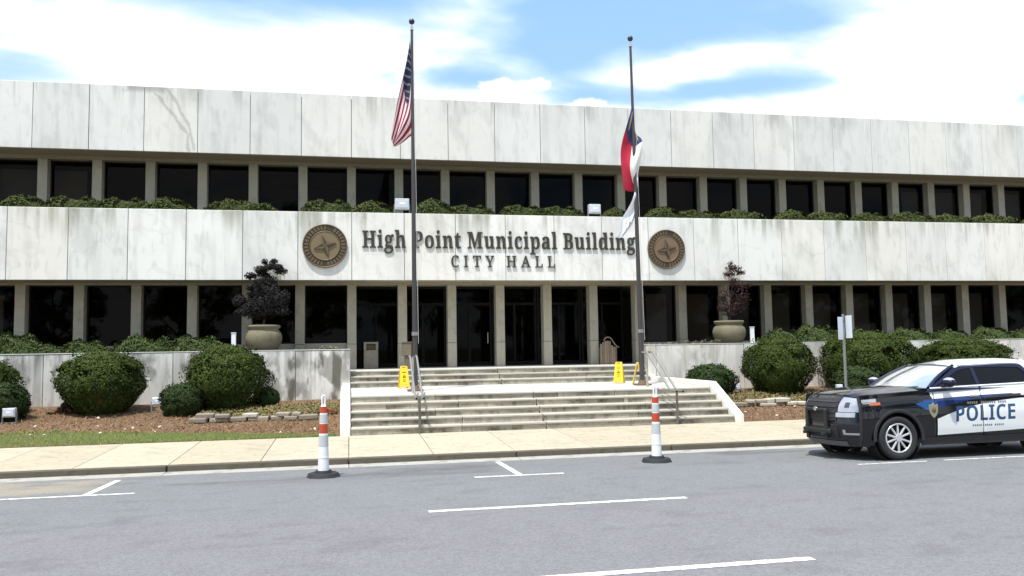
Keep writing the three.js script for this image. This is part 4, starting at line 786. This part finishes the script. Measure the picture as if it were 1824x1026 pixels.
// ---------------------------------------------------------------- the police car: nose to the left, driver's side to the viewer
{
  const L = 5.2, FA = 1.0, RA = 4.18, RW = 0.385, RARCH = 0.455;
  const car = thing('police_car', 'black and white police utility vehicle parked at the kerb, nose to the left', 'car', [8.5, 0.068, -13.82]);
  car.rotation.x = -0.028;
  const paintW = phys([0.85, 0.87, 0.89], { roughness: 0.35, clearcoat: 1, clearcoatRoughness: 0.04 });
  const paintK = phys([0.01, 0.01, 0.014], { roughness: 0.3, specularIntensity: 0.2, clearcoat: 1, clearcoatRoughness: 0.03 });
  const trim = mat([0.016, 0.016, 0.017], { roughness: 0.6 }), glass = phys([0.006, 0.006, 0.007], { roughness: 0.03, ior: 1.5, specularIntensity: 0.35 });
  const screen = phys([0.78, 0.8, 0.82], { metalness: 0.75, roughness: 0.04, clearcoat: 1, clearcoatRoughness: 0.02 });
  const chrome = mat([0.62, 0.62, 0.64], { metalness: 0.9, roughness: 0.25 }), lampM = phys([0.46, 0.47, 0.52], { roughness: 0.16, metalness: 0.6, clearcoat: 1 });
  // the printed livery of the flanks, drawn from nose (left) to tail (right); metres
  const livery = canvasTex(2048, 560, (g, w, h) => {
    const k = w / L, X = (x) => x * k, Y = (y) => h - y * (h / 1.42);
    const poly = (c, pts) => { g.fillStyle = c; g.beginPath(); pts.forEach(([x, y]) => g.lineTo(X(x), Y(y))); g.closePath(); g.fill(); };
    g.fillStyle = '#e2e4e2'; g.fillRect(0, 0, w, h);
    poly('#0c0c10', [[0, 0], [1.79, 0], [1.79, 0.86], [1.6, 1.42], [0, 1.42]]);
    poly('#0c0c10', [[1.7, 0.0], [5.2, 0.0], [5.2, 0.46], [4.0, 0.48], [3.2, 0.45], [1.79, 0.41]]);
    poly('#f4f5f3', [[1.7, 1.42], [1.7, 1.1], [2.4, 1.1], [5.2, 1.1], [5.2, 1.42]]);
    const bez = (c, p) => { g.fillStyle = c; g.beginPath(); g.moveTo(X(p[0][0]), Y(p[0][1])); for (let i = 1; i < p.length; i += 3) g.bezierCurveTo(X(p[i][0]), Y(p[i][1]), X(p[i + 1][0]), Y(p[i + 1][1]), X(p[i + 2][0]), Y(p[i + 2][1])); g.closePath(); g.fill(); };
    bez('#0d0d13', [[1.5, 1.02], [2.2, 1.06], [2.8, 1.12], [5.2, 1.12], [5.2, 1.1], [5.2, 1.09], [5.2, 1.06], [3.4, 1.06], [2.6, 1.0], [1.8, 0.7], [1.7, 0.8], [1.6, 0.9], [1.5, 1.02]]);
    bez('#1c3166', [[1.5, 1.04], [2.2, 1.07], [2.6, 1.1], [3.4, 1.115], [3.4, 1.105], [3.4, 1.1], [3.4, 1.095], [2.9, 1.08], [2.5, 1.02], [1.95, 0.93], [1.8, 0.9], [1.7, 0.88], [1.5, 1.04]]);
    bez('#24538c', [[1.36, 0.98], [1.5, 1.0], [1.65, 1.02], [1.79, 1.02], [1.79, 0.95], [1.79, 0.85], [1.79, 0.8], [1.66, 0.82], [1.5, 0.9], [1.36, 0.98]]);
    g.fillStyle = '#27466d'; g.textBaseline = 'alphabetic'; g.textAlign = 'left';
    g.save(); g.font = 'bold 135px sans-serif'; const tw = g.measureText('POLICE').width; g.translate(X(2.13), Y(0.635)); g.transform((X(3.42) - X(2.13)) / tw, -0.012, -0.06, 1.12, 0, 0); g.fillText('POLICE', 0, 0); g.restore();
    g.fillStyle = '#747a74'; for (const [x, ww] of [[2.42, 0.22], [2.7, 0.3], [3.06, 0.18]]) for (let i = 0; i < ww / 0.045; i++) { g.fillRect(X(x + i * 0.045), Y(0.985), X(0.03), 17); }
    g.fillStyle = '#5c6470'; for (const [x, ww] of [[2.5, 0.18], [2.72, 0.18], [2.96, 0.18]]) for (let i = 0; i < ww / 0.04; i++) g.fillRect(X(x + i * 0.04), Y(0.575), X(0.026), 14);
  });
  const livM = new THREE.MeshPhysicalMaterial({ map: livery, roughness: 0.4, specularIntensity: 0.2, clearcoat: 1, clearcoatRoughness: 0.05 });
  // body form
  const HW = 0.965;
  const plan = (x) => HW * (1 - 0.2 * Math.pow(clamp((0.75 - x) / 0.75), 2.4) - 0.13 * Math.pow(clamp((x - 4.3) / 0.9), 2.2));
  const shoulder = (x) => (x < 1.75 ? lerp(1.11, 1.22, Math.pow(clamp(x / 1.75), 0.8)) : lerp(1.22, 1.3, clamp((x - 1.75) / 2.6)));
  const prof = [[0.26, 0.93], [0.4, 0.965], [0.55, 0.985], [0.78, 1.0], [0.95, 0.993], [1.04, 0.985], [1.1, 0.965], [1.2, 0.945], [1.3, 0.93]];
  const sideZ = (x, y) => { const s = shoulder(x), yy = 0.26 + (y - 0.26) * (1.26 - 0.26) / (s - 0.26); let i = 0; while (i < prof.length - 2 && yy > prof[i + 1][0]) i++; const t = clamp((yy - prof[i][0]) / (prof[i + 1][0] - prof[i][0])); return plan(x) * lerp(prof[i][1], prof[i + 1][1], t * t * (3 - 2 * t) * 0.35 + t * 0.65); };
  const arch = (x) => Math.max(...[FA, RA].map((a) => { const d = Math.abs(x - a); return d < RARCH ? RW + Math.sqrt(RARCH * RARCH - d * d) : 0; }));
  const low = (x) => Math.max(0.27, arch(x));
  function sidePatch(x0, x1, s, inset = 0, ylow = low, yhigh = shoulder) {
    const nx = Math.max(6, Math.ceil((x1 - x0) / 0.025)), ny = 26, P = [], U = [], I = [];
    for (let j = 0; j <= ny; j++) for (let i = 0; i <= nx; i++) {
      const x = lerp(x0, x1, i / nx), y = lerp(ylow(x), yhigh(x), j / ny), edge = Math.min(i, nx - i) === 0 ? 0.012 : 0;
      P.push(x, y, s * (sideZ(x, y) - inset - edge)); U.push(x / L, y / 1.42);
    }
    for (let j = 0; j < ny; j++) for (let i = 0; i < nx; i++) { const a = j * (nx + 1) + i, b = a + 1, c = a + nx + 1, d = c + 1; s > 0 ? I.push(a, b, d, a, d, c) : I.push(a, d, b, a, c, d); }
    const g = new THREE.BufferGeometry(); g.setAttribute('position', new THREE.Float32BufferAttribute(P, 3)); g.setAttribute('uv', new THREE.Float32BufferAttribute(U, 2)); g.setIndex(I); g.computeVertexNormals(); return g;
  }
  function sheet(nu, nv, f, flip) {
    const P = [], U = [], I = [];
    for (let j = 0; j <= nv; j++) for (let i = 0; i <= nu; i++) { P.push(...f(i / nu, j / nv)); U.push(i / nu, j / nv); }
    for (let j = 0; j < nv; j++) for (let i = 0; i < nu; i++) { const a = j * (nu + 1) + i, b = a + 1, c = a + nu + 1, d = c + 1; flip ? I.push(a, d, b, a, c, d) : I.push(a, b, d, a, d, c); }
    const g = new THREE.BufferGeometry(); g.setAttribute('position', new THREE.Float32BufferAttribute(P, 3)); g.setAttribute('uv', new THREE.Float32BufferAttribute(U, 2)); g.setIndex(I); g.computeVertexNormals(); return g;
  }
  part('body_shell', merge([sidePatch(0.3, 5.1, 1, 0.03), sidePatch(0.3, 5.1, -1, 0.03), sheet(20, 2, (u, v) => [lerp(1.5, 3.6, u), 0.27, lerp(-0.88, 0.88, v)]), bx(4.2, 0.06, 1.0, 2.6, 0.3, 0), bx(2.4, 0.5, 1.6, 2.6, 0.55, 0)]), trim, car);
  for (const s of [1, -1]) {
    part('fender', sidePatch(0.34, 1.76, s), livM, car);
    const d1 = sub('door', car), d2 = sub('door', car);
    part('panel', sidePatch(1.772, 2.735, s), livM, d1); part('panel', sidePatch(2.747, 3.93, s), livM, d2);
    for (const [x, d] of [[2.56, d1], [3.66, d2]]) part('handle', rbx(0.2, 0.035, 0.04, 0.015, x, 1.085, s * (sideZ(x, 1.085) + 0.012), 2), s > 0 && d === d1 ? chrome : paintW, d);
    part('rear_quarter', sidePatch(3.942, 5.02, s), livM, car);
    part('rocker', sidePatch(1.46, 3.72, s, -0.012, () => 0.24, () => 0.38), trim, car);
    for (const a of [FA, RA]) part('arch_trim', new THREE.TorusGeometry(RARCH + 0.02, 0.035, 8, 40, Math.PI * 1.06).rotateZ(-0.1).scale(1, 1, 0.5).translate(a, RW, s * (sideZ(a, 0.85) - 0.008)), trim, car);
  }
  const linerM = new THREE.MeshStandardMaterial({ color: lin(0.008), side: THREE.DoubleSide, roughness: 1 });
  for (const a of [FA, RA]) for (const s of [1, -1]) part('arch_liner', new THREE.CylinderGeometry(RARCH, RARCH, 0.3, 24, 1, true, -Math.PI / 2, Math.PI).rotateX(Math.PI / 2).translate(a, RW, s * 0.76), linerM, car);
  const noseX = (y, q) => 0.02 + 0.34 * Math.pow(Math.abs(q), 3.2) + (y > 0.62 ? 0.07 * Math.pow((y - 0.62) / 0.4, 1.5) + (y > 0.9 ? 0.16 * Math.pow((y - 0.9) / 0.2, 2) * (1 - Math.pow(Math.abs(q), 3)) : 0) : 0.1 * Math.pow((0.62 - y) / 0.36, 2));
  // bonnet with two long creases
  const hoodX = (u, z) => lerp(noseX(1.085, z / 0.93) - 0.01, 1.5 + 0.22 * Math.pow(Math.abs(z) / 0.9, 2) - 0.2, u);
  part('bonnet', sheet(36, 48, (u, v) => { const q = lerp(-1, 1, v), z0 = q * 0.93, x = hoodX(u, z0), w = plan(Math.max(x, 0.3)) * 0.948, z = q * w, e = Math.abs(q), y = shoulder(x) - 0.01 + 0.1 * (1 - Math.pow(e, 3)) - 0.06 * Math.pow(1 - u, 5) + 0.012 * sst(0.55, 0.62, e) * (1 - sst(0.62, 0.8, e)); return [x, y, z]; }, true), paintK, car);
  part('cowl', sheet(6, 24, (u, v) => { const q = lerp(-1, 1, v), z = q * 0.86; return [lerp(1.3, 1.62, u) + 0.22 * q * q, 1.23 + 0.04 * (1 - q * q) + 0.01 * u, z]; }, true), trim, car);
  // nose: bumper, grille, lamps
  const noseG = (y0, y1, q0, q1, out, nu = 24, nv = 12) => sheet(nu, nv, (u, v) => { const q = lerp(q0, q1, u), y = lerp(y0, y1, v); return [noseX(y, q) - out, y + (y > 0.85 ? 0.06 * (y - 0.85) / 0.24 * (1 - Math.pow(Math.abs(q), 3)) : 0), q * 0.875]; }, true);
  part('front_bumper', noseG(0.24, 1.09, -1, 1, 0, 48, 20), paintK, car);
  const grille = sub('grille', car);
  part('mesh', noseG(0.7, 1.04, -0.58, 0.58, 0.012), mat([0.02, 0.02, 0.022], { roughness: 0.5 }), grille);
  const barM = mat([0.06, 0.06, 0.065], { roughness: 0.3, metalness: 0.5 });
  for (const y of [0.76, 0.84, 0.92, 0.99]) part('bar', noseG(y, y + 0.022, -0.56, 0.56, 0.026, 24, 2), barM, grille);
  part('emblem', new THREE.SphereGeometry(0.07, 16, 10).scale(0.3, 0.6, 1).translate(-0.01, 0.89, 0), chrome, grille);
  part('lower_intake', noseG(0.38, 0.58, -0.6, 0.6, 0.012), mat([0.022, 0.022, 0.024]), car);
  part('skid_plate', noseG(0.25, 0.335, -0.72, 0.72, 0.014), mat([0.1, 0.1, 0.105], { roughness: 0.5 }), car);
  for (const s of [1, -1]) {
    const lamp = sub('headlight', car);
    part('lens', noseG(0.85, 1.07, s * 0.6, s * 0.985, 0.014, 16, 8), lampM, lamp);
    part('bezel', noseG(0.92, 1.0, s * 0.72, s * 0.8, 0.02, 8, 6), mat([0.05, 0.055, 0.08], { roughness: 0.2 }), lamp);
    part('lower_lens', noseG(0.76, 0.84, s * 0.56, s * 0.9, 0.014, 12, 4), lampM, lamp);
    const lens2 = sidePatch(0.352, 0.62, s, -0.006, (x) => 0.99 + 0.05 * (x - 0.35), (x) => 1.065 + 0.06 * (x - 0.3));
    part('wrap_lens', lens2, lampM, lamp);
    part('side_marker', sidePatch(0.47, 0.68, s, -0.01, (x) => 0.965 + 0.03 * (x - 0.4), (x) => 1.015 + 0.03 * (x - 0.4)), phys([0.45, 0.12, 0.05], { roughness: 0.2 }), lamp);
    part('fog_lamp_trim', merge([noseG(0.45, 0.485, s * 0.7, s * 0.97, 0.016, 10, 3), noseG(0.485, 0.54, s * 0.7, s * 0.75, 0.016, 4, 3)]), mat([0.4, 0.4, 0.42], { roughness: 0.3, metalness: 0.5 }), car);
  }
  const guard = sub('push_bumper', car);
  for (const z of [-0.3, 0.3]) part('upright', rbx(0.06, 0.56, 0.07, 0.02, 0, 0.62, z, 2), trim, guard);
  part('crossbar', merge([rbx(0.06, 0.09, 0.86, 0.025, -0.005, 0.5, 0, 2), rbx(0.05, 0.06, 0.66, 0.02, 0, 0.88, 0, 2), rbx(0.2, 0.05, 0.06, 0.01, 0.0, 0.45, -0.3), rbx(0.2, 0.05, 0.06, 0.01, 0.0, 0.45, 0.3)]), trim, guard);
  // cabin: slanted glazed sides under a white roof
  const roofEdge = (x) => 1.595 + 0.05 * Math.sin(clamp((x - 2.1) / 2.9) * Math.PI) - 0.06 * sst(3.6, 5, x);
  const cabZ = (y) => lerp(0.9, 0.66, (y - 1.18) / 0.5);
  const shp = (pts) => new THREE.Shape(pts.map((p) => new THREE.Vector2(...p)));
  const round = (pts) => shp(pts);
  const rail = (n) => Array.from({ length: n + 1 }, (_, i) => { const x = lerp(4.86, 2.36, i / n); return [x, roofEdge(x)]; });
  const winF = [[1.86, 1.275], [2.4, 1.535], [2.5, 1.56], [2.7, 1.585], [2.7, 1.29]], winR = [[2.78, 1.295], [2.78, 1.59], [3.3, 1.597], [3.72, 1.585], [4.02, 1.32]], winQ = [[4.16, 1.33], [3.92, 1.56], [4.25, 1.545], [4.52, 1.5], [4.62, 1.35]];
  function slant(g, s) { const p = g.attributes.position; for (let i = 0; i < p.count; i++) p.setZ(i, s * (cabZ(p.getY(i)) + p.getZ(i))); const o = flat(g); if (s < 0) { const q = o.attributes.position.array, u = o.attributes.uv.array; for (let i = 0; i < q.length; i += 9) for (let k = 0; k < 3; k++) { const t = q[i + 3 + k]; q[i + 3 + k] = q[i + 6 + k]; q[i + 6 + k] = t; } for (let i = 0; i < u.length; i += 6) for (let k = 0; k < 2; k++) { const t = u[i + 2 + k]; u[i + 2 + k] = u[i + 4 + k]; u[i + 4 + k] = t; } } o.computeVertexNormals(); return o; }
  const navy = phys([0.012, 0.016, 0.04], { roughness: 0.4, specularIntensity: 0.5 });
  for (const s of [1, -1]) {
    const frame = shp([[1.6, 1.17], [4.1, 1.24], [3.8, roofEdge(3.8) - 0.005], ...rail(20).filter(([x]) => x < 3.8 && x > 2.4), [2.36, 1.585]]);
    for (const w of [winF, winR]) frame.holes.push(new THREE.Path(w.map((p) => new THREE.Vector2(...p))));
    part('window_frame', slant(new THREE.ExtrudeGeometry(frame, { depth: 0.03, bevelEnabled: false }), s), s > 0 ? navy : paintK, car);
    const pillar = shp([[4.11, 1.24], [5.04, 1.26], [4.86, 1.5], ...rail(20).filter(([x]) => x >= 3.81), [3.81, roofEdge(3.81)]]);
    pillar.holes.push(new THREE.Path(winQ.map((p) => new THREE.Vector2(...p))));
    part('rear_pillar', slant(new THREE.ExtrudeGeometry(pillar, { depth: 0.034, bevelEnabled: false }), s), paintW, car);
    for (const w of [winF, winR, winQ]) part('side_window', slant(new THREE.ExtrudeGeometry(round(w.map(([x, y]) => [x, y])), { depth: 0.01, bevelEnabled: false }).translate(0, 0, 0.008), s), glass, car);
    part('window_ledge', rbx(2.4, 0.03, 0.04, 0.012, 0, 0, 0).rotateZ(0.028).translate(2.92, 1.27, s * 0.895), s > 0 ? paintW : paintK, car);
    const mir = sub('mirror', car);
    part('housing', new THREE.SphereGeometry(0.5, 20, 14).scale(0.2, 0.17, 0.26).translate(1.98, 1.335, s * 1.07), navy, mir);
    part('cap', new THREE.SphereGeometry(0.5, 20, 10, 0, 6.3, 0, 1.0).scale(0.205, 0.18, 0.265).translate(1.98, 1.337, s * 1.07), mat([0.5, 0.48, 0.55], { metalness: 0.4, roughness: 0.3 }), mir);
    part('arm', rbx(0.07, 0.04, 0.16, 0.01, 1.97, 1.27, s * 0.95), trim, mir);
  }
  part('roof', sheet(40, 30, (u, v) => { const q = lerp(-1, 1, v), x = lerp(2.28 + 0.12 * q * q, 4.9 - 0.06 * q * q, u), w = cabZ(roofEdge(x)) + 0.035; return [x, roofEdge(x) - 0.012 + 0.13 * Math.pow(Math.max(0, 1 - Math.pow(Math.abs(q), 3)), 0.8) * (0.55 + 0.45 * sst(0, 0.3, u)), q * w]; }, true), paintW, car);
  part('roof_rail', merge([1, -1].map((s) => new THREE.TubeGeometry(new THREE.CatmullRomCurve3(Array.from({ length: 12 }, (_, i) => { const x = lerp(2.5, 4.8, i / 11); return new THREE.Vector3(x, roofEdge(x) + 0.02, s * 0.68); })), 40, 0.022, 8))), paintW, car);
  part('antenna', merge([cyl(0.05, 0.03, 0.05, 4.5, 1.68, 0, 12), rbx(0.16, 0.03, 0.05, 0.01, 4.5, 1.69, 0)]), paintW, car);
  const wsE = (u, q) => { const a = [1.5 + 0.24 * q * q, 1.24, q * 0.86], b = [2.31 + 0.12 * q * q, roofEdge(2.35) + 0.02 + 0.03 * (1 - q * q), q * 0.655]; return [lerp(a[0], b[0], u) - 0.05 * Math.sin(u * Math.PI) * 0.6, lerp(a[1], b[1], u) + 0.02 * Math.sin(u * Math.PI), lerp(a[2], b[2], u)]; };
  part('windscreen', sheet(20, 30, (u, v) => wsE(u, lerp(-0.94, 0.94, v)), true), screen, car);
  part('windscreen_pillar', merge([1, -1].map((s) => new THREE.TubeGeometry(new THREE.CatmullRomCurve3(Array.from({ length: 9 }, (_, i) => new THREE.Vector3(...wsE(i / 8, s * 0.985)))), 30, 0.035, 8))), navy, car);
  part('wiper', merge([rod([1.56, 1.235, 0.1], [1.62, 1.27, 0.72], 0.012, 0.008, 6), rod([1.56, 1.235, -0.55], [1.56, 1.26, 0.0], 0.012, 0.008, 6)]), trim, car);
  part('rear_window', sheet(10, 20, (u, v) => { const q = lerp(-1, 1, v); return [lerp(5.08, 4.86, u) - 0.06 * q * q, lerp(1.22, 1.6, u), q * lerp(0.84, 0.66, u)]; }, false), glass, car);
  part('tailgate', sheet(24, 16, (u, v) => { const q = lerp(-1, 1, u), y = lerp(0.3, 1.24, v); return [5.16 - 0.15 * Math.pow(Math.abs(q), 3) - 0.05 * Math.pow(v, 3), y, q * 0.86]; }, false), paintW, car);
  for (const s of [1, -1]) part('tail_lamp', rbx(0.1, 0.3, 0.12, 0.03, 5.02, 1.02, s * 0.83, 2), phys([0.35, 0.01, 0.01], { roughness: 0.15, clearcoat: 1 }), car);
  part('bonnet_front_edge', new THREE.TubeGeometry(new THREE.CatmullRomCurve3(Array.from({ length: 15 }, (_, i) => { const q = lerp(-0.97, 0.97, i / 14); return new THREE.Vector3(noseX(1.085, q) + 0.005, 1.08 + 0.06 * (1 - Math.pow(Math.abs(q), 3)), q * 0.875); })), 60, 0.016, 8), paintK, car);
  // badge on the front fender
  const bs = new THREE.Shape(); bs.moveTo(0, -0.15); bs.bezierCurveTo(0.1, -0.09, 0.12, 0.02, 0.1, 0.12); bs.lineTo(0.05, 0.1); bs.lineTo(0, 0.15); bs.lineTo(-0.05, 0.1); bs.lineTo(-0.1, 0.12); bs.bezierCurveTo(-0.12, 0.02, -0.1, -0.09, 0, -0.15);
  part('badge', merge([new THREE.ExtrudeGeometry(bs, { depth: 0.008, bevelEnabled: true, bevelSize: 0.004, bevelThickness: 0.004, bevelSegments: 1 }).scale(0.82, 0.88, 1).translate(1.71, 0.85, HW * 0.998)]), mat([0.27, 0.245, 0.17], { roughness: 0.6 }), car);
  part('badge_centre', new THREE.SphereGeometry(0.045, 14, 10).scale(1, 1.1, 0.3).translate(1.71, 0.86, HW + 0.01), mat([0.14, 0.11, 0.07]), car);
  // wheels
  const tyre = new THREE.LatheGeometry([[0.262, -0.1], [0.3, -0.118], [0.345, -0.12], [0.375, -0.1], [0.385, -0.07], [0.385, 0.07], [0.375, 0.1], [0.345, 0.12], [0.3, 0.118], [0.262, 0.1]].map((p) => new THREE.Vector2(...p)), 44).rotateX(Math.PI / 2);
  const dish = new THREE.LatheGeometry([[0.001, 0.045], [0.2, 0.03], [0.245, -0.02], [0.25, -0.1]].map((p) => new THREE.Vector2(...p)), 36).rotateX(Math.PI / 2);
  const spokes = [];
  for (let i = 0; i < 5; i++) for (const k of [-1, 1]) { const a = i * 2 * Math.PI / 5 + k * 0.23; spokes.push(rbx(0.19, 0.036, 0.035, 0.012, 0.15, 0, 0.085, 1).rotateZ(k * 0.1).rotateZ(a)); }
  const rim = merge([...spokes, new THREE.TorusGeometry(0.248, 0.016, 8, 44).translate(0, 0, 0.095), new THREE.CylinderGeometry(0.06, 0.065, 0.05, 20).rotateX(Math.PI / 2).translate(0, 0, 0.09)]);
  const alloy = mat([0.66, 0.66, 0.67], { metalness: 0.55, roughness: 0.3 });
  for (const s of [1, -1]) for (const a of [FA, RA]) {
    const w = sub('wheel', car); w.position.set(a, RW, s * 0.835); if (s < 0) w.rotation.y = Math.PI;
    part('tyre', tyre, mRubber, w); part('rim', rim, alloy, w); part('brake', dish, mat([0.03, 0.03, 0.03], { metalness: 0.5, roughness: 0.5 }), w);
  }
}

renderer.render(scene, camera);
